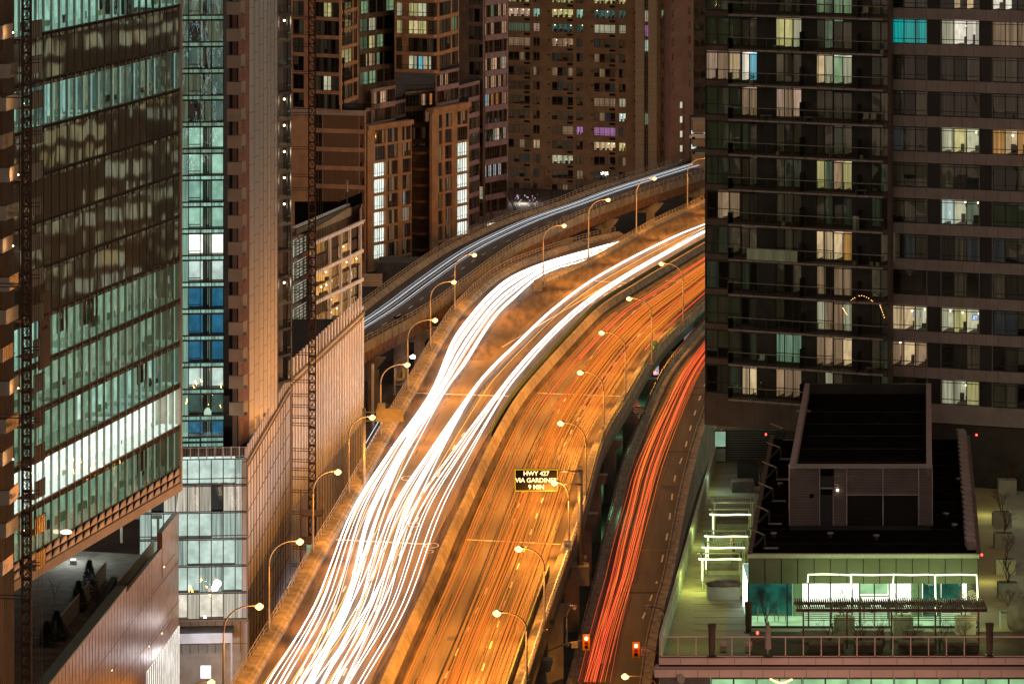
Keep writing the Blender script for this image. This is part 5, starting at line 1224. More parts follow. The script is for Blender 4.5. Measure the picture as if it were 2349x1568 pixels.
for i in range(7):
    x0=1630+i*105; 
    window(o,fW,fW.U(x0),fW.U(x0+104),ZW(1640,YF),ZW(1549,YF),2,(),['lobbygreen','lobbygreen'],'glass_curtain','mullion',.12,.5,-.2,'shop_window',detail=False)
reflection_neon_lights(fW,[(1766,1551),(1780,1558),(1797,1560),(1815,1552)],'orange neon loop sign behind the glass under the pink fascia','reflection_neon_glow',.7,.05,.06)
b=MB(); b.tube([W(1560,1600,20),(XW(1562,YF-1),YF-1,ZW(1549,YF))],.3,M['concrete_pale'],10); b.build('column',o)
# terrace floor finishes
b=MB(); dl=lambda x0,y0,x1,y1: None
def fl(pts,m,dz): b.face([tuple(W(x,y,ZT)+Vector((0,0,dz))) for x,y in pts],M[m])
fl([(1530,1503),(1660,1503),(1700,1180),(1668,1000),(1655,985)],'wood_deck',.012)
fl([(1720,1503),(2349,1503),(2349,1448),(1720,1448)],'interior_brown',.016)
fl([(2245,1480),(2330,1480),(2290,1050),(2235,1050)],'wood_deck',.014)
fl([(1600,1260),(1700,1260),(1730,1062),(1665,1062)],'tile_floor',.02)
b.build('terrace_floor',o)
b=MB()
for i in range(26):
    y=1070+i*15
    p=W(1650,y,ZT+.03); q=W(1755,y,ZT+.03); b.box(p.x-2,q.x,p.y,p.y+.04,ZT+.02,ZT+.032,M['mullion'])
b.build('paving_joints',o)
# left parapet
b=MB(); a=W(1512,1457,ZT+1.5); c=W(1652,972,ZT+1.5)
b.hexa([(a.x,a.y,ZT),(a.x+.25,a.y,ZT),(c.x+.25,c.y,ZT),(c.x,c.y,ZT),(a.x,a.y,ZT+1.5),(a.x+.25,a.y,ZT+1.5),(c.x+.25,c.y,ZT+1.5),(c.x,c.y,ZT+1.5)],M['terrace_wall'])
for i in range(50): p=a+(c-a)*i/50; b.box(p.x+.25,p.x+.27,p.y,p.y+.08,ZT,ZT+1.45,M['planter'])
b.build('parapet',o)
b=MB(); n=16; z0=ZT; x0=XW(1545,YF)
for i in range(18):
    xx=1514.5+i*41; p=XW(xx,YF); b.box(p-.04,p+.04,YF-.2,YF-.12,ZW(1506,YF),ZW(1457,YF),M['pink_fascia'])
b.box(XW(1512,YF),46,YF-.22,YF-.1,ZW(1460,YF),ZW(1457,YF),M['pink_fascia']); b.box(XW(1512,YF),46,YF-.2,YF-.12,ZW(1504,YF),ZW(1502,YF),M['pink_fascia'])
b.face([(XW(1512,YF),YF-.15,ZW(1503,YF)),(46,YF-.15,ZW(1503,YF)),(46,YF-.15,ZW(1459,YF)),(XW(1512,YF),YF-.15,ZW(1459,YF))],M['glass_rail']); b.build('front_railing',o)
# louvred wall under the dark tower
fl_=Fac(1655,372,1830,372); b=MB(); fl_.box(b,0,fl_.L,ZT,ZW(978,372),-1,0,M['louvre']); 
for k in range(15): fl_.box(b,.3,fl_.L,ZT+.1+k*.22,ZT+.2+k*.22,0,.08,M['louvre_dark'])
fl_.box(b,-.6,fl_.L,ZW(982,372),ZW(974,372),-.5,.5,M['terrace_wall']); fl_.box(b,0,.2,ZT,ZW(978,372),0,.2,M['terrace_wall']); b.build('louvred_wall',None,'dark louvred wall at the back of the terrace under the balcony tower','wall')
b=MB(); p=W(1640,1060,ZT); b.box(p.x-.1,p.x+1.1,p.y,p.y+.1,ZT,ZT+3,M['mullion']); b.box(p.x,p.x+1.0,p.y-.02,p.y,ZT+.1,ZT+1.3,M['hoarding']); b.box(p.x,p.x+1.0,p.y-.02,p.y,ZT+1.5,ZT+2.9,M['room_mint']); b.build('glass_gate',None,'pale glazed gate in the corner beneath the balcony tower','gate')
# roof building
ob=empty('roof_pavilion',W(1980,1440,ZT),'low flat roofed amenity pavilion with bright glazed front on the terrace','pavilion')
Yp=300.0; xa,xb=XW(1717,Yp),XW(2243,Yp); zR=ZW(1270,Yp); zG=ZW(1338,Yp); dep=52
def skp(x,y): return (x+sk*(y-Yp),y)
b=MB(); b.prism([(xa,Yp+.05),(xb,Yp+.05),skp(xb,Yp+dep),skp(xa,Yp+dep)],zG,zR-.35,M['panel_olive'],M['slate_roof'])
b.prism([skp(xa,Yp+8),skp(xb,Yp+8),skp(xb,Yp+dep),skp(xa,Yp+dep)],ZT,zG-.01,M['panel_olive'],M['slate_roof'])
for i in range(15):
    x=xa+(xb-xa)*i/14; b.box(x,x+.04,Yp+.02,Yp+.06,zG,zR-.35,M['black_paint'])
b.build('wall',ob)
b=MB(); b.box(xa-.1,xb+.1,Yp-.1,Yp+.25,zR-.3,zR,M['terrace_wall'])
for x in (xa,xb):
    b.hexa([(x-.1,Yp,zR-.3),(x+.25,Yp,zR-.3),(x+.25+sk*dep,Yp+dep,zR-.3),(x-.1+sk*dep,Yp+dep,zR-.3),(x-.1,Yp,zR),(x+.25,Yp,zR),(x+.25+sk*dep,Yp+dep,zR),(x-.1+sk*dep,Yp+dep,zR)],M['brown_cladding'])
b.build('roof_edge',ob)
# side gutters with ribbed duct on the right
b=MB(); 
for i in range(24):
    y=Yp+2+i*2.1; x,_=skp(xb,y); b.box(x-.75,x-.05,y,y+1.95,zR-.1,zR+.55,M['mauve_cladding'])
b.build('roof_duct',None,'long segmented pale duct along the right edge of the pavilion roof','duct')
for k in range(6):
    y=Yp+2+k*9.5; x,_=skp(xa,y); b=MB(); b.bar((x+.2,y,zR),(x+1.2,y+.2,zR+1.0),.12,M['steel_dark']); b.bar((x+1.2,y+.2,zR+1.),(x+.2,y+3,zR+1),.1,M['steel_dark']); b.bar((x+1.1,y,zR+.05),(x+2.2,y,zR+.05),.12,M['mullion_pale']); b.bar((x+1.2,y,zR),(x+1.2,y,zR+1),.1,M['steel_dark']); b.build('window_cleaning_bracket',None,'black steel bracket on the left edge of the pavilion roof','bracket','brackets along the left pavilion roof edge')
for i,(px,py) in enumerate(((2252,1272),(2240,997),(1757,996))):
    p=WY(px,py,YF+9+ (52 if i else 0)); b=MB(); b.box(p.x-.07,p.x+.07,p.y-.1,p.y+.1,p.z-.06,p.z+.07,M['led_red']); b.bar(p,p-Vector((.5,0,.1)),.07,M['steel_dark']); b.build('obstruction_light',None,('red warning light at the front right corner of the pavilion roof','red warning light at the back right corner of the pavilion roof','red warning light at the back left corner of the pavilion roof')[i],'warning light')
# glazed front
fP=Fac(1717,Yp,2243,Yp); gx=[1717+ (2243-1717)*i/10.7 for i in range(11)]+[2243]
rm=[['art','art'],]
b=MB(); zz0=ZT+.15
fP.quad(b,0,fP.L,ZT,zG,-7.5,M['room_lobby']); 
b.face([fP.P(0,zG-.02,-7.5),fP.P(fP.L,zG-.02,-7.5),fP.P(fP.L,zG-.02,-.2),fP.P(0,zG-.02,-.2)],M['room_mint'])
b.face([fP.P(0,ZT+.05,-7.5),fP.P(fP.L,ZT+.05,-7.5),fP.P(fP.L,ZT+.05,-.2),fP.P(0,ZT+.05,-.2)],M['room_lobbygreen'])
fP.box(b,fP.U(1722),fP.U(1826),ZT,zG-.1,-4.2,-4.1,M['art_blue']); fP.box(b,fP.U(2130),fP.U(2170),ZT,zG-.4,-4.2,-4.1,M['art_blue']); fP.box(b,fP.U(2173),fP.U(2218),ZT+.3,zG-.4,-4.2,-4.1,M['art_blue'])
fP.box(b,fP.U(1828),fP.U(1850),ZT,zG,-5,-4,M['blind_green']); fP.box(b,fP.U(2104),fP.U(2128),ZT,zG,-5,-4,M['blind_green'])
b.build('interior',ob)
for x_ in (1742,1765,1790):
    b=MB(); p=fP.P(fP.U(x_),ZT+.05,-2.2); b.box(p.x,p.x+.6,p.y,p.y+.6,p.z+.4,p.z+.5,M['planter']); b.box(p.x,p.x+.08,p.y,p.y+.6,p.z+.5,p.z+.95,M['planter']); b.bar(p,p+Vector((0,0,.4)),.05,M['mullion']); b.bar(p+Vector((.55,0,0)),p+Vector((.55,0,.4)),.05,M['mullion'])
    b.build('lounge_chair',None,'pale green tub chair in front of the blue artwork inside the pavilion','chair','tub chairs inside the pavilion')
for i,x_ in enumerate((1915,1935,1990,2045,2065)):
    b=MB(); p=fP.P(fP.U(x_),ZT+.05,-3); b.bar(p,p+Vector((0,0,1.0)),.08,M['mullion']); b.box(p.x-.5,p.x+.5,p.y-.3,p.y+.3,p.z+.95,p.z+1.05,M['furniture']); b.box(p.x+.5,p.x+.9,p.y-.2,p.y+.2,p.z+.5,p.z+.6,M['orange' if 0 else 'pergola_wood']); b.box(p.x+.85,p.x+.9,p.y-.2,p.y+.2,p.z+.6,p.z+1.0,M['pergola_wood']); b.build('dining_table',None,'dark table with an orange brown seat in the bright pavilion room','table','tables in the bright pavilion room')
b=MB()
for x_ in [1717,1806,1855,1905,1955,1972,2006,2040,2056,2107,2157,2206,2243]:
    fP.box(b,fP.U(x_)-.05,fP.U(x_)+.05,ZT,zG,-.2,-.02,M['mullion'])
fP.box(b,0,fP.L,ZT,ZT+.15,-.2,-.015,M['mullion']); fP.quad(b,0,fP.L,ZT+.15,zG,-.12,M['glass_curtain'])
fP.box(b,fP.U(1972),fP.U(2040),zG-1.0,zG-.92,-.2,.0,M['mullion_pale']); fP.box(b,fP.U(1974),fP.U(1976),ZT,zG-1,-.2,.0,M['mullion_pale']); fP.box(b,fP.U(2005),fP.U(2008),ZT,zG-1,-.2,.0,M['mullion_pale'])
fP.box(b,fP.U(1974),fP.U(2038),zG-.9,zG,-.6,-.5,M['room_lobbygreen'])
b.build('window_wall',ob)
for x0,x1,pp in ((1854,1925,[(1853,1335),(1854,1317),(1890,1316),(1925,1317)]),(0,0,[(1927,1317),(1950,1318),(1952,1316),(1953,1350)]),(0,0,[(1952,1317),(2000,1318),(2050,1317),(2048,1345)]),(0,0,[(2050,1317),(2090,1318),(2127,1317)]),(0,0,[(2129,1317),(2145,1318),(2146,1380),(2147,1410)]),(0,0,[(2146,1318),(2200,1317),(2240,1318),(2242,1350),(2243,1380)])):
    b=MB(); w=[WY(x,y,297.5) for x,y in pp]; b.tube(w,.055,M['led_strip'],6); b.build('led_tube',None,'glowing white green light tube strung in front of the pavilion','light tube','light tubes in front of the pavilion')
for x_ in (1890,1975,2060,2150,2220): light('POINT',(XW(x_,297),297.6,ZT+3.2),130,(.75,1,.45),ob,.5)
# mechanical penthouse
om=empty('mechanical_penthouse',W(1975,1210,zR),'dark louvred mechanical penthouse standing on the pavilion roof','penthouse')
Ym=311; m0,m1=XW(1811,Ym),XW(2138,Ym); zm=ZW(1065,Ym); zb_=zR-.35; dm=40
q=lambda x,y:(x+.105*(y-Ym),y)
b=MB(); b.prism([(m0,Ym),(m1,Ym),q(m1,Ym+dm),q(m0,Ym+dm)],zb_,zm-.9,M['louvre_dark'],M['slate_roof'])
for x0,x1 in ((m0,m0+.45),(m1-.45,m1)):
    b.hexa([(x0,Ym,zm-1),(x1,Ym,zm-1),(*q(x1,Ym+dm),zm-1),(*q(x0,Ym+dm),zm-1),(x0,Ym,zm),(x1,Ym,zm),(*q(x1,Ym+dm),zm),(*q(x0,Ym+dm),zm)],M['mauve_cladding' if x0==m0 else 'mauve_cladding'])
a_,c_=q(m0,Ym+dm),q(m1,Ym+dm); b.hexa([(a_[0],a_[1]-.4,zm-1),(c_[0],c_[1]-.4,zm-1),(c_[0],c_[1],zm-1),(a_[0],a_[1],zm-1),(a_[0],a_[1]-.4,zm-.002),(c_[0],c_[1]-.4,zm-.002),(c_[0],c_[1],zm-.002),(a_[0],a_[1],zm-.002)],M['louvre_dark'])
b.build('wall',om)
b=MB(); b.box(m0-.02,m1+.02,Ym-.1,Ym+.3,zm-.3,zm+.003,M['louvre'])
xv=[m0+(m1-m0)*t for t in (0,.21,.40,.655,.905,1)]
for x in xv: b.box(x-.05,x+.05,Ym-.16,Ym-.02,zb_+.4,zm-.3,M['louvre'])
b.box(xv[2],xv[4],Ym-.13,Ym-.02,ZW(1135,Ym),ZW(1132,Ym),M['louvre']); b.box(xv[1],xv[1]+1.1,Ym-.12,Ym-.02,ZW(1120,Ym),ZW(1117,Ym),M['louvre']); b.box(xv[1]+1.05,xv[1]+1.13,Ym-.13,Ym-.02,zb_+.4,ZW(1118,Ym),M['louvre'])
b.build('frame',om)
b=MB(); z=zb_+.35
while z<zm-.32:
    for x0,x1,mm in ((xv[0],xv[1],0),(xv[1]+1.15,xv[2],0),(xv[2],xv[4],1),(xv[4],xv[5],0)):
        low = mm and z<ZW(1135,Ym)
        b.face([(x0,Ym-.005,z),(x1,Ym-.005,z),(x1,Ym-.07,z+.07),(x0,Ym-.07,z+.07)],M['louvre_dark' if low else 'louvre'])
        b.face([(x0,Ym-.07,z+.07),(x1,Ym-.07,z+.07),(x1,Ym-.005,z+.1),(x0,Ym-.005,z+.1)],M['louvre_dark' if low else 'louvre'])
    z+=.125
b.build('louvres',om)
b=MB(); b.box(xv[1]+.08,xv[1]+1.05,Ym-.05,Ym-.01,zb_+.35,ZW(1137,Ym),M['louvre_dark']); b.box(xv[1]+.05,xv[1]+1.05,Ym-.06,Ym-.01,ZW(1134,Ym),ZW(1121,Ym),M['black_paint']); b.build('door',om)
b=MB(); b.blob((m0+1.75,Ym-.12,ZW(1136,Ym)),(.18,.1,.18),M['black_paint'],8,5); b.build('siren',om)
b=MB(); b.box(xv[1]+1.35,xv[1]+1.5,Ym-.2,Ym-.08,ZW(1125,Ym),ZW(1121,Ym),M['bulb_small']); b.build('wall_light',om)
# unseen street lamps added below the frame to light the pink fascia
for i,x_ in enumerate((1600,1800,2020,2250)):
    p=Vector((XW(x_,280),281,14)); ol=empty('street_lamp',p,'added street lamp before the pink podium, unseen below the frame, lighting the fascia','street lamp','added lamps before the pink podium'); b=MB(); b.tube([p,p+Vector((0,0,8.5))],[.12,.08],M['pole_paint'],8); b.build('pole',ol); b=MB(); b.blob(p+Vector((0,0,8.7)),.25,M['bulb_sodium'],8,6); b.build('bulb',ol); light('POINT',p+Vector((0,-.3,8.9)),900,(1,.55,.38),ol,.3)
b=MB()
for i in range(1,9): y=Yp+i*5.6; b.box(xa+sk*(y-Yp)+.4,xb+sk*(y-Yp)-.9,y,y+.06,zR-.35,zR-.33,M['interior_dark'])
for i in range(1,6): y=Ym+i*6; b.box(m0+.105*(y-Ym)+.5,m1+.105*(y-Ym)-.5,y,y+.06,zm-.9,zm-.88,M['interior_brown'])
b.build('roof_seams',ob)
for i,(px,py) in enumerate(((1775,1235),(1790,1120),(2190,1215),(2200,1110),(2170,1190),(1905,1235),(2010,1240))):
    p=W(px,py,zR-.33); b=MB(); b.tube([p,p+Vector((0,0,.35))],.16,M['steel_dark'],8); b.tube([p+Vector((0,0,.35)),p+Vector((0,0,.5))],.26,M['steel'],8); b.build('roof_vent',ob)
p=W(1960,945,zm-.9); b=MB(); b.box(p.x-5,p.x-3.8,p.y,p.y+.25,p.z,p.z+.15,M['mullion_pale']); b.build('roof_pipe',om)
# pergola cabanas with LED edges on the left of the terrace
for i,(x0,x1,y) in enumerate(((1640,1726,1152),(1637,1722,1180),(1625,1715,1230),(1620,1708,1256),(1612,1700,1282))):
    hz=ZT+2.5; a=W(x0,y,hz); c=W(x1,y,hz); op=empty('cabana',(a.x,a.y,ZT),'slatted cabana frame edged with glowing light tube, %s from the front'%['fifth and unlit,','fourth','third','second','first'][i].replace(',,',','),'cabana','cabanas along the left side of the terrace')
    b=MB(); D=2.4
    for x in (a.x,c.x):
        for y_ in (a.y,a.y+D): b.bar((x,y_,ZT),(x,y_,hz),.09,M['terrace_wall'])
        b.bar((x,a.y,hz),(x,a.y+D,hz),.1,M['terrace_wall'])
    b.bar((a.x-.3,a.y,hz),(c.x+.2,a.y,hz),.12,M['terrace_wall']); b.bar((a.x-.3,a.y+D,hz),(c.x+.2,a.y+D,hz),.12,M['terrace_wall']); b.build('frame',op)
    b=MB()
    for k in range(16): x=a.x+(c.x-a.x)*k/15; b.bar((x,a.y+.1,hz+.08),(x,a.y+D*.6,hz+.08),.05,M['louvre_dark'])
    b.build('roof_slats',op)
    b=MB(); b.box(a.x+.2,c.x-.1,a.y+.9,a.y+2.1,ZT,ZT+.5,M['planter']); b.box(a.x+.15,c.x-.05,a.y+.85,a.y+2.15,ZT+.5,ZT+.8,M['covering']); b.build('day_bed',None,'covered day bed under the %s cabana from the front'%['fifth','fourth','third','second','first'][i],'day bed')
    if i>=1:
        b=MB(); b.tube([(a.x-.35,a.y-.08,hz+.06),(a.x+.9,a.y-.09,hz+.0),(a.x+2,a.y-.09,hz+.05),(c.x,a.y-.08,hz+.02)],.055,M['led_strip'],5); b.tube([(a.x-.05,a.y-.08,hz),(a.x-.03,a.y-.08,ZT+.8)],.035,M['led_strip'],5); b.build('light_tube',op)
        light('POINT',(a.x+.8,a.y-.6,hz-.1),90,(.8,1,.38),op,.4)
    else: light('POINT',(a.x+.8,a.y-.6,hz-.2),10,(.8,1,.4),op,.4)  # faint fill added, this cabana has no tube
light('POINT',W(1600,1300,ZT+2.0),230,(.85,1,.3),None,.5); light('POINT',W(1610,1200,ZT+2.0),120,(.85,1,.4),None,.5); light('POINT',W(1650,1080,ZT+2.0),80,(.75,1,.7),None,.5); light('POINT',W(1585,1420,ZT+2.2),30,(.9,1,.6),None,.5)  # fill lights added over the terrace floor, no fixtures
for i,y in enumerate((1140,1290,1420)): light('POINT',W(2262,y,ZT+1.6),100,(1,.95,.4),None,.4)  # fixtureless lights added to brighten the planter row
light('POINT',W(2330,1120,ZT+3),60,(.95,1,.6),None,.4)  # one more added fill without a lamp
# front pergola
op=empty('slatted_pergola',(XW(2045,294),294,ZT),'long dark red slatted pergola along the front of the terrace','pergola')
b=MB(); z=ZW(1388,294.5); X0,X1=XW(1824,294),XW(2262,294)
for y_ in (293.2,295.6): b.box(X0,X1,y_,y_+.1,z-.2,z+.02,M['pergola_wood'])
b.build('beam',op)
b=MB()
n=88
for k in range(n): x=X0+.1+(X1-X0-.2)*k/(n-1); b.hexa([(x,292.9,z+.03),(x+.05,292.9,z+.03),(x+.05,295.9,z+.03),(x,295.9,z+.03),(x,292.9,z+.2),(x+.05,292.9,z+.2),(x+.05,295.9,z+.3),(x,295.9,z+.3)],M['pergola_wood'])
b.build('roof_slats',op)
for x_ in (1843,1943,2045,2146,2245):
    b=MB(); x=XW(x_,293.2); b.box(x-.06,x+.06,293.2,293.32,ZT,z-.2,M['pergola_wood']); b.build('post',op)
b=MB()
for k in range(7): b.box(XW(1845,297),XW(2243,297),296.6,296.66,z-.75-k*.14,z-.7-k*.14,M['pergola_wood'])
b.build('screen_slats',op)
# planters, trees
def bare_tree(p,h,name,label,group=None,r=.05,seed=0,m='bark',spread=.5,depth=4,cat='tree',nstem=1):
    rr=random.Random(seed); o=empty(name,p,label,cat,group); T=MB(); B=MB()
    def grow(a,d,L,rad,lv,mb):
        c=a+d*L; mid=a+d*L*.5+Vector((rr.uniform(-1,1),rr.uniform(-1,1),0))*L*.06
        mb.tube([a,mid,c],[rad,rad*.85,rad*.65],M[m],5 if lv<2 else 3,False)
        if lv>=depth: return
        for k in range(rr.choice([2,3,3])):
            nd=(d+Vector((rr.uniform(-1,1),rr.uniform(-1,1),rr.uniform(-.2,.6)))*spread*1.2).normalized(); grow(c if k else mid+(c-mid)*.7,nd,L*rr.uniform(.6,.85),rad*.6,lv+1,B)
    for s in range(nstem):
        d=Vector((rr.uniform(-.35,.35),rr.uniform(-.35,.35),1)).normalized() if nstem>1 else Vector((rr.uniform(-.08,.08),rr.uniform(-.08,.08),1)).normalized()
        grow(Vector(p),d,h*.30,r*h,0,T)
    T.build('trunk',o); B.build('branches',o); return o
def planter(p,w,d,h,label,m='planter',group=None):
    b=MB(); t=.1; x,y,z=p
    b.box(x-w/2,x+w/2,y-d/2,y-d/2+t,z,z+h,M[m]); b.box(x-w/2,x+w/2,y+d/2-t,y+d/2,z,z+h,M[m]); b.box(x-w/2,x-w/2+t,y-d/2+t,y+d/2-t,z,z+h-.003,M[m]); b.box(x+w/2-t,x+w/2,y-d/2+t,y+d/2-t,z,z+h-.003,M[m]); b.box(x-w/2+t,x+w/2-t,y-d/2+t,y+d/2-t,z,z+h-.15,M['soil'])
    b.build('planter',None,label,'planter',group)
num=['first','second','third','fourth','fifth','sixth','seventh']
for i,(x_,y_) in enumerate(((2310,1130),(2298,1205),(2302,1255),(2306,1315),(2312,1370),(2318,1440))):
    p=W(x_,y_,ZT); planter(p,1.6,1.1,1.25,'tall square planter in the right hand row, %s from the back'%num[i],group='planters down the right side'); bare_tree(p+Vector((0,0,1.0)),2.6,'bare_shrub','bare branching shrub in the %s planter from the back of the right row'%num[i],'shrubs down the right side',.018,20+i,'bark',.55,4,'shrub',3)
for i,(x_,w_) in enumerate(((1941,1.5),(2076,1.5),(2220,1.5))):
    p=WY(x_,1490,296.5); p=Vector((p.x,298.2,ZT)); planter(p,w_,1.0,1.35,'large pale green planter in front of the bright glazing, %s from the left'%num[i],group='large planters before the pavilion'); bare_tree(p+Vector((0,0,1.2)),2.8,'bare_shrub','bare shrub rising from the %s large planter before the pavilion'%num[i],'shrubs in the large planters',.015,40+i,'bark',.5,4,'shrub',2)
for i,x_ in enumerate((1905,1968,2022,2094,2155,2216)):
    p=Vector((XW(x_,292.6),292.6,ZT)); bare_tree(p,2.6,'bare_shrub','bare shrub behind the glass railing, %s from the left'%num[i],'shrubs behind the glass railing',.02,60+i,'bark',.65,5,'shrub',2)
b=MB()
for x0,x1 in ((1855,1935),(1960,2025),(2060,2145),(2165,2245)): b.box(XW(x0,292.2),XW(x1,292.2),291.9,292.7,ZT,ZT+.75,M['covering'])
b.build('planting_trough',None,'long dark planting trough just behind the glass railing','planter')
for x0,x1,i in ((1840,1905,0),(1960,2030,1),(2070,2120,2)):
    b=MB(); b.box(XW(x0,295),XW(x1,295),295,295.7,ZT,ZT+.45,M['planter']); b.box(XW(x0,295),XW(x1,295),295.5,295.7,ZT+.45,ZT+.85,M['planter']); b.build('bench',None,'pale green bench under the slatted pergola, %s from the left'%num[i],'bench')
# covered furniture, umbrellas, posts
p=W(1660,1375,ZT); b=MB(); b.box(p.x-1.3,p.x+1.3,p.y,p.y+1.6,ZT,ZT+1.0,M['planter']); b.blob((p.x,p.y+.7,ZT+1.15),(1.45,.85,.35),M['covering'],14,8); b.build('covered_grill',None,'bulky counter under a rumpled grey brown cover','outdoor counter')
for i,(x_,y_,h,m) in enumerate(((1680,1300,2.6,'canvas'),(2270,1503,2.4,'interior_brown'),(1717,1450,2.3,'interior_brown'),(1633,1505,2.4,'interior_brown'),(1762,1505,2.6,'canvas'))):
    p=W(x_,y_,ZT); b=MB(); b.tube([p,p+Vector((0,0,.5)),p+Vector((0,0,.6)),p+Vector((0,0,h*.8)),p+Vector((0,0,h))],[.05,.05,.26,.2,.06] if m=='canvas' else [.22,.24,.26,.28,.34],M[m],8); b.tube([p,p+Vector((0,0,.08))],.35,M['steel_dark'],10); b.build('closed_parasol' if m=='canvas' else 'stone_post',None,['closed pale parasol beside the covered counter','dark stone post near the right end of the railing','dark stone post on the paved corner left of the pavilion','dark stone post behind the left end of the glass railing','closed pinkish parasol at the left corner of the pavilion'][i],'parasol' if m=='canvas' else 'post')
for i,x_ in enumerate((1659,1717)):
    p=Vector((XW(x_,292),292,ZT)); b=MB(); b.box(p.x-.27,p.x+.27,p.y-.2,p.y+.3,ZT+.1,ZT+.75,M['pink_fascia']); b.box(p.x-.2,p.x+.2,p.y-.15,p.y+.25,ZT,ZT+.1,M['mullion']); b.build('cube_planter',None,'pink tinted cube planter seen through the railing, the %s one'%('left','right')[i],'planter')
p=W(2335,1450,ZT); b=MB(); b.blob(p+Vector((.8,1,.9)),(1.6,1.4,1.7),M['covering'],12,8); b.build('covered_furniture',None,'big shrouded pile of terrace furniture at the right edge','covered furniture')
p=W(1752,1452,ZT); b=MB(); b.blob(p+Vector((-.6,-2,.5)),(.1,.1,.14),M['led_red'],8,5); b.build('red_lamp',None,'small red glowing lamp behind the railing left of the pavilion','lamp')
bare_tree(W(1745,1110,ZT),2.8,'bare_tree','bare tree in front of the louvred wall under the balcony tower',None,.02,81,'bark',.5,5,'tree',2); bare_tree(W(1762,1180,ZT)+Vector((-.5,0,0)),2.4,'bare_tree','bare shrub beside the back of the cabanas',None,.02,82,'bark',.5,5,'shrub',2); bare_tree(W(1765,1440,ZT)+Vector((-.2,0,0)),3.0,'bare_tree','bare tree at the left end of the pavilion glazing',None,.018,83,'bark',.45,5,'tree',2)
p=W(1705,1130,ZT); b=MB(); b.box(p.x-1,p.x+1,p.y,p.y+1.8,ZT,ZT+1.0,M['concrete_dark']); b.box(p.x-.2,p.x+1.6,p.y+3.4,p.y+6,ZT,ZT+1.9,M['interior_dark']); b.build('service_block',None,'dark low service block beside the back cabanas','service block')

# ------------------------------------------------------------ trees behind the ramp and on the podium
for i,(x_,y_,h) in enumerate(((1190,500,13),(1235,480,12),(1275,468,13),(1320,452,11),(1355,443,9),(1105,540,9),(1010,590,7),(860,690,11),(890,700,10),(880,668,10),(1400,425,7),(1135,520,10))):
    p=WY(x_,0,745 if x_>1090 else 640); p=Vector((p.x+0,p.y+ (45 if x_>1300 else 25 if x_>1150 else 0),0)); bare_tree(p,h,'bare_tree','leafless street tree behind the far elevated ramp','street trees behind the far ramp',.012,100+i,'bark',.55,6 if h>10 else 5) 
def conifer(p,h,r,label,seed):
    rr=random.Random(seed); o=empty('evergreen_tree',p,label,'tree'); b=MB(); b.tube([p,p+Vector((0,0,h*.95))],[.12,.03],M['bark'],6); b.build('trunk',o)
    b=MB()
    for k in range(1500):
        t=rr.random()**.8; z=h*(.08+.92*t); rad=r*(1-t)*(0.55+.6*rr.random())+.04; a=rr.random()*6.28
        c=p+Vector((rad*math.cos(a),rad*math.sin(a),z-rad*.15)); s=.16+.12*rr.random(); d=Vector((math.cos(a),math.sin(a),rr.uniform(-.5,.3))); e=d.cross(Vector((0,0,1))).normalized()*s*.5
        b.face([c-e,c+e,c+d*s],M['leaf'])
    b.build('crown',o)
conifer(W(205,1370,zf),3.6,1.0,'dark evergreen standing tallest in the planting bed on the podium roof',5); conifer(W(180,1400,zf),2.8,1.0,'dark evergreen left of the tallest one on the podium roof',6); conifer(W(130,1465,zf),2.6,1.1,'bushy dark evergreen at the near end of the podium planting bed',7); conifer(W(108,1480,zf),2.2,.9,'small dark evergreen beside the hoist mast on the podium roof',8)
bare_tree(W(175,1400,zf),3.4,'bare_tree','thin leafless tree among the evergreens on the podium roof',None,.012,9,'bark',.4,4); bare_tree(W(125,1385,zf),2.6,'bare_tree','thin leafless tree near the bright lamp on the podium roof',None,.012,10,'bark',.4,4)
# glowing specks standing in for shop glow by the slab base
b=MB(); rr=random.Random(4)
for k in range(80):
    x=rr.choice([rr.uniform(1172,1235),rr.uniform(1310,1360)]); y=rr.uniform(448,472); c=WY(x,y,820); s=rr.uniform(.1,.22); b.box(c.x,c.x+s,c.y,c.y+s,c.z,c.z+s,M['room_violet'] if rr.random()<.35 else M['room_white'])
b.build('shop_glow_specks',None,'scattered white and violet specks standing for shop glow at the foot of the brick slab tower','shop glow')
light('POINT',WY(1200,455,825),1500,(1,.85,.75),None,1.0)
b=MB(); f=Fac(1090,770,1165,775); f.box(b,0,f.L,0,f.Z(1120,500),-3,0,M['concrete_pale']); f.box(b,f.U(1118),f.U(1140),0,f.Z(1120,512),0,.1,M['room_white']); b.build('ground_floor_annex',None,'pale lit ground floor annex behind bare trees at the tower foot','building')
# entrance court between lofts and ramp
b=MB(); p=WY(905,603,700); b.box(p.x-3,p.x+6,p.y,p.y+9,0,p.z,M['concrete_dark'])
for i in range(18): b.bar((p.x+6-i*.35,p.y-.1,p.z),(p.x+6-i*.35,p.y-.1,p.z+1.1),.06,M['green_steel'])
b.bar((p.x+6,p.y-.1,p.z+1.1),(p.x-.2,p.y-.1,p.z+1.1),.08,M['green_steel']); b.build('entrance_terrace',None,'small railed entrance terrace below the lit lofts','terrace')

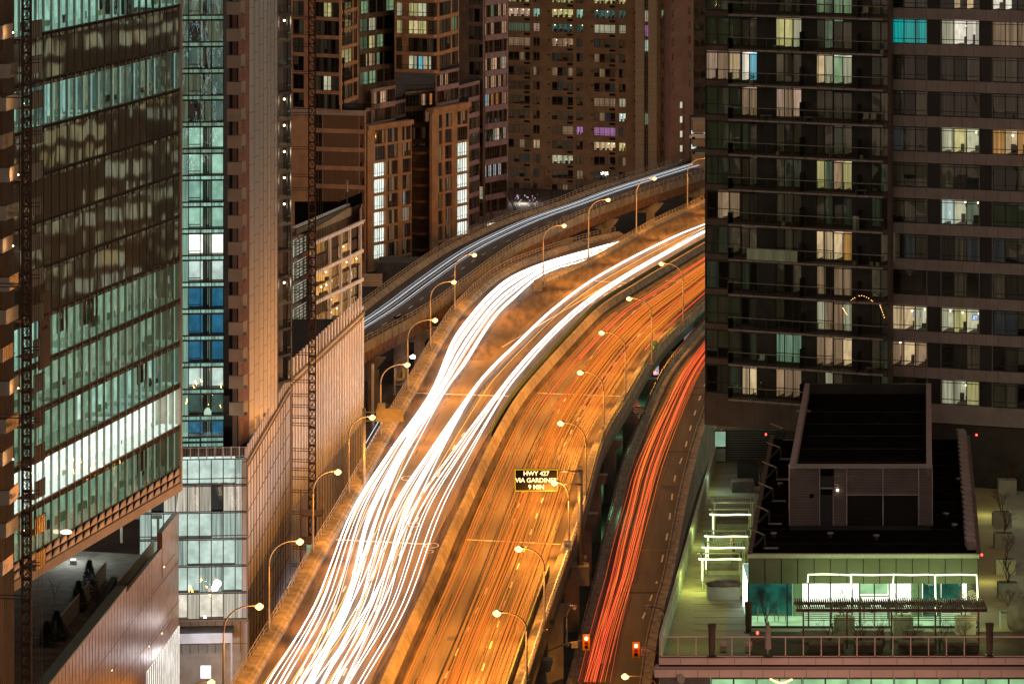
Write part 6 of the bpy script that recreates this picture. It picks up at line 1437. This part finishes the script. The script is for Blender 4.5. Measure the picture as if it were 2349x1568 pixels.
# ------------------------------------------------------------ signs and signals
ov=empty('message_sign',W(1331,1285,ZD-1),'amber electronic message sign on a steel gantry post beside the right parapet','message sign')
Yv=W(1331,1290,ZD-1).y; s=Yv/F
b=MB(); px=XW(1331,Yv); b.tube([(px,Yv,ZD-1.2),(px,Yv,ZW(1072,Yv))],[.34,.26],M['steel'],12); b.box(px-.28,px+.28,Yv-.28,Yv+.28,ZW(1075,Yv),ZW(1070,Yv),M['steel']); b.build('post',ov)
b=MB(); b.box(px-1.0,px+.95,Yv-1.2,Yv+1.2,ZD-3.2,ZD-1.2,M['concrete']); b.build('pedestal',ov)
b=MB()
for y in (1079,1109): b.tube([(px,Yv-.35,ZW(y,Yv)),(XW(1275,Yv),Yv-.35,ZW(y,Yv))],.1,M['steel'],6)
b.build('support_arm',ov)
b=MB(); bx0,bx1=XW(1181,Yv),XW(1279,Yv); bz0,bz1=ZW(1122,Yv),ZW(1072,Yv)
b.box(bx0,bx1,Yv-.9,Yv-.45,bz0,bz1,M['black_paint']); 
for a in ((bx0,bx1,bz0,bz0+.07),(bx0,bx1,bz1-.07,bz1),(bx0,bx0+.07,bz0,bz1),(bx1-.07,bx1,bz0,bz1)): b.box(a[0],a[1],Yv-.96,Yv-.88,a[2],a[3],M['amber_frame'])
b.build('display_panel',ov)
for t,y in (('HWY 427',1082),('VIA GARDINER',1097.5),('9 MIN',1113)): text_obj(t,.66,((bx0+bx1)/2,Yv-.93,ZW(y,Yv)),0,M['amber_text'],'lettering',ov,bold=.012)
def plate(px_,py,Y,w,h,m,lines,label,name='road_sign',post=None,tm='black_paint',ts=.3,cat='road sign',ring=False,sc_=1):
    c=WY(px_,py,Y); o=empty(name,c,label,cat); b=MB(); b.box(c.x-w/2,c.x+w/2,c.y,c.y+.04,c.z-h/2,c.z+h/2,M[m]); b.build('plate',o)
    if post: b=MB(); b.tube([(c.x,c.y+.07,post),(c.x,c.y+.07,c.z+h/2)],.05,M['steel'],6); b.build('post',o)
    for t,dz,sz in lines: text_obj(t,sz,(c.x,c.y-.012,c.z+dz),0,M[tm],'lettering',o)
    if ring:
        b=MB(); R=w*.38
        for k in range(20):
            a0,a1=2*math.pi*k/20,2*math.pi*(k+1)/20
            b.face([(c.x+R*q*math.cos(a),c.y-.012,c.z+R*q*math.sin(a)) for a,q in ((a0,.8),(a0,1),(a1,1),(a1,.8))],M['red_paint'])
        b.bar((c.x-R*.62,c.y-.02,c.z+R*.62),(c.x+R*.62,c.y-.02,c.z-R*.62),R*.16,M['red_paint'],.01); b.build('prohibition_ring',o)
        b=MB(); b.bar((c.x+R*.3,c.y-.014,c.z-R*.55),(c.x+R*.3,c.y-.014,c.z+R*.15),R*.15,M['black_paint'],.006); b.bar((c.x+R*.3,c.y-.014,c.z+R*.15),(c.x-R*.3,c.y-.014,c.z+R*.15),R*.15,M['black_paint'],.006); b.face([(c.x-R*.25,c.y-.015,c.z+R*.4),(c.x-R*.25,c.y-.015,c.z-R*.1),(c.x-R*.6,c.y-.015,c.z+R*.15)],M['black_paint']); b.build('turn_arrow',o)
    return o
plate(1302,1250,376.5,.78,.95,'sign_face',[('MAXIMUM',.33,.13),('90',-.1,.55)],'white speed limit sign reading 90 fixed to a lamp pole')
plate(1258,1426,384,1.15,.38,'sign_green',[('York St',0,.3)],'small green street name blade reading York St','street_name_sign',tm='sign_face',cat='street sign')
sg=plate(1499,792,548,.98,1.3,'sign_green',[('Billy Bishop',.5,.17),('Toronto',.34,.17),('City Airport',.17,.17)],'green airport direction sign on a post on the far right parapet','direction_sign',ZD,'sign_face',cat='road sign')
c=WY(1499,792,548); b=MB(); c.y-=.02
b.bar(c+Vector((0,0,-.52)),c+Vector((0,0,.02)),.07,M['sign_face'],.01); b.face([c+Vector(q) for q in ((-.24,0,-.28),(.24,0,-.28),(0,0,-.12))],M['sign_face']); b.face([c+Vector(q) for q in ((-.12,-.002,-.53),(.12,-.002,-.53),(0,-.002,-.42))],M['sign_face']); b.build('aeroplane_symbol',sg)
plate(1383,981,478,.5,.72,'sign_face',[('',0,.2)],'small white prohibition sign on a lamp pole by the right parapet',ring=True)
plate(1465,941,500,1.7,.95,'sign_blue',[('Convention',.24,.25),('Centre South',-.03,.25),('CN Tower',-.3,.25)],'dark blue direction sign between the two right hand roads','direction_sign',0,'sign_face')
def signal(px_,py,Y,label,armx,army,post=None):
    c=WY(px_,py,Y); o=empty('traffic_light',c,label,'traffic light'); b=MB(); b.box(c.x-.36,c.x+.36,c.y,c.y+.3,c.z-.75,c.z+.75,M['signal_yellow']); b.build('housing',o)
    for k,(dz,m) in enumerate(((.42,'signal_red'),(-.05,'signal_red_dim'),(-.42,'black_paint'))):
        b=MB(); b.blob((c.x,c.y-.03,c.z+dz),(.17,.06,.17),M[m],12,8)
        b.tube([(c.x,c.y+.02,c.z+dz),(c.x,c.y-.08,c.z+dz)],.2,M['signal_yellow'],12,False); b.build('lens',o)
    a=WY(armx,army,Y); b=MB(); b.tube([c+Vector((0,.35,.2)),(c+a)/2+Vector((0,.35,.35)),a+Vector((0,.35,0))],.06,M['steel'],6)
    if post is not None: b.tube([a+Vector((0,.35,.3)),(a.x,a.y+.35,post)],.13,M['steel'],8)
    b.build('support_arm',o); light('POINT',c+Vector((0,-.6,.4)),25,(1,.1,.05),o,.15)
signal(1345,1473,388,'red traffic light left of the ramp lanes, yellow housing',1255,1495,0); signal(1459,1490,384,'red traffic light over the ramp lanes, yellow housing',1515,1500,0)
plate(1318,1478,387.5,.62,.62,'sign_face',[],'no left turn sign left of the left traffic light',ring=True); plate(1478,1495,383.5,.62,.62,'sign_face',[],'no left turn sign right of the right traffic light',ring=True)
# gantry sign backs
og=empty('sign_gantry',W(835,1050,0),'steel gantry holding the back of a tan sign panel over the left parapet','sign gantry'); Yg_=445
b=MB(); p=WY(835,1070,Yg_+8); b.tube([(p.x,p.y,0),(p.x,p.y,ZW(963,Yg_))],.2,M['steel'],10); b.build('post',og)
b=MB()
for y in (972,992): b.bar((p.x,p.y,ZW(y,Yg_)),(XW(928,Yg_+8),p.y,ZW(y,Yg_)),.12,M['steel_dark'])
b.build('support_arm',og)
b=MB(); b.box(XW(863,Yg_+8),XW(926,Yg_+8),p.y-.12,p.y-.04,ZW(994,Yg_),ZW(963,Yg_),M['sign_back']); b.box(XW(866,Yg_+8),XW(884,Yg_+8),p.y-.12,p.y-.04,ZW(963,Yg_),ZW(950,Yg_),M['sign_back'])
for k in range(9): z=ZW(993,Yg_)+k*.17; b.box(XW(863,Yg_+8),XW(926,Yg_+8),p.y-.15,p.y-.12,z,z+.03,M['steel_dark'])
b.build('sign_panel',og)
og=empty('sign_gantry',WY(815,800,585),'grey ribbed back of a large road sign beside the far ramp','sign gantry')
b=MB(); a=WY(820,657,585); c=WY(877,628,585); b.box(a.x,c.x,a.y,a.y+.1,a.z,c.z,M['mullion_pale'])
for k in range(8): z=a.z+(c.z-a.z)*k/8; b.box(a.x,c.x,a.y-.03,a.y,z,z+.04,M['steel_dark'])
for t in (.25,.6): x=a.x+(c.x-a.x)*t; b.box(x,x+.12,a.y-.06,a.y-.03,a.z,c.z,M['steel'])
b.tube([(a.x-.2,a.y+.3,0),(a.x-.2,a.y+.3,c.z+.3)],.2,M['steel'],8); b.build('sign_panel',og)
b=MB(); c=WY(898,917,530); b.face([(c.x-.85,c.y,c.z),(c.x,c.y,c.z-.85),(c.x+.85,c.y,c.z),(c.x,c.y,c.z+.85)],M['steel_dark']); b.face([(c.x-.85,c.y+.03,c.z),(c.x,c.y+.03,c.z+.85),(c.x+.85,c.y+.03,c.z),(c.x,c.y+.03,c.z-.85)],M['steel_dark']); b.tube([(c.x,c.y+.1,0),(c.x,c.y+.1,c.z)],.06,M['steel'],6); b.build('warning_sign',None,'dark diamond shaped sign seen from behind below the left parapet','road sign')
# number on the ramp pier
t=text_obj('U',2.4,WY(918,853,590)-Vector((0,3,0)),0,M['signal_yellow'],'pier_marking',None,bold=.06)
t['label']='orange painted U shaped mark on the concrete pier under the far ramp'; t['category']='painted mark'
b=MB(); c=WY(920,855,592); b.box(c.x-1.0,c.x+1.0,588.2,591,0,10,M['concrete']); b.build('concrete_pier',None,'concrete pier carrying an orange painted mark below the far ramp','pier')
c0=W(985,770,ZD-1); b=MB(); b.box(c0.x-.2,c0.x+2.2,590,592,0,ZW(753,590),M['concrete_pale']); b.build('concrete_pier',None,'pale square concrete pier between the ramp and the left parapet','pier')
b=MB(); c=WY(855,900,550); b.tube([(c.x,c.y,0),(c.x,c.y,ZW(835,550))],.22,M['white_metal'],8); b.build('drain_pipe',None,'pale vertical pipe beneath the far ramp','pipe')
# queueing cars under the decks
car(W(1489,892,0)+Vector((0,0,0)),math.pi/2+.1,'car_dark','dark car braking with red tail lights glimpsed between deck and ramp',True)
car(W(1508,862,0)+Vector((.0,1,0)),math.pi/2+.1,'car_white','white car braking ahead of the dark one between deck and ramp',True)
light('POINT',W(1490,905,1.5),1500,(1,.1,.05),None,.3); light('POINT',W(1522,835,3),1500,(.8,.85,1),None,.3)  # red glow of the tail lights; white fill added between the decks
# greenish light below the decks
for x_,y_ in ((1435,1010),(1400,1120),(1365,1230)):
    p=W(x_,y_,0); p=Vector((p.x,p.y,6.5)); oo=empty('under_deck_lamp',p,'greenish lamp fixed below the edge of the expressway deck','lamp','lamps below the deck edge'); b=MB(); b.box(p.x-.15,p.x+.15,p.y-.3,p.y+.3,p.z,p.z+.15,M['green_steel']); b.build('housing',oo); b=MB(); b.box(p.x-.1,p.x+.1,p.y-.25,p.y+.25,p.z-.06,p.z-.002,M['room_green']); b.build('lens',oo); light('SPOT',p-Vector((0,0,.1)),2200,(.35,1,.5),oo,.3,math.radians(150))
# building works beside the podium foot
b=MB(); p=WY(700,1300,430)
for z in (1,4,7,10):
    b.box(p.x-.8,p.x+1.6,p.y+6,p.y+9,z,z+.2,M['concrete_dark']); b.bar((p.x-.8,p.y+6,z+.2),(p.x-.8,p.y+6,z+3),.15,M['rust_girder']); b.bar((p.x+1.6,p.y+6,z+.2),(p.x+1.6,p.y+6,z+3),.15,M['rust_girder'])
b.box(p.x-.3,p.x+1.3,p.y+8.8,p.y+8.9,4.3,6.3,M['room_mint']); b.build('loading_bay',None,'rusty framed loading bay between the podium blocks behind the left lamps','loading bay')
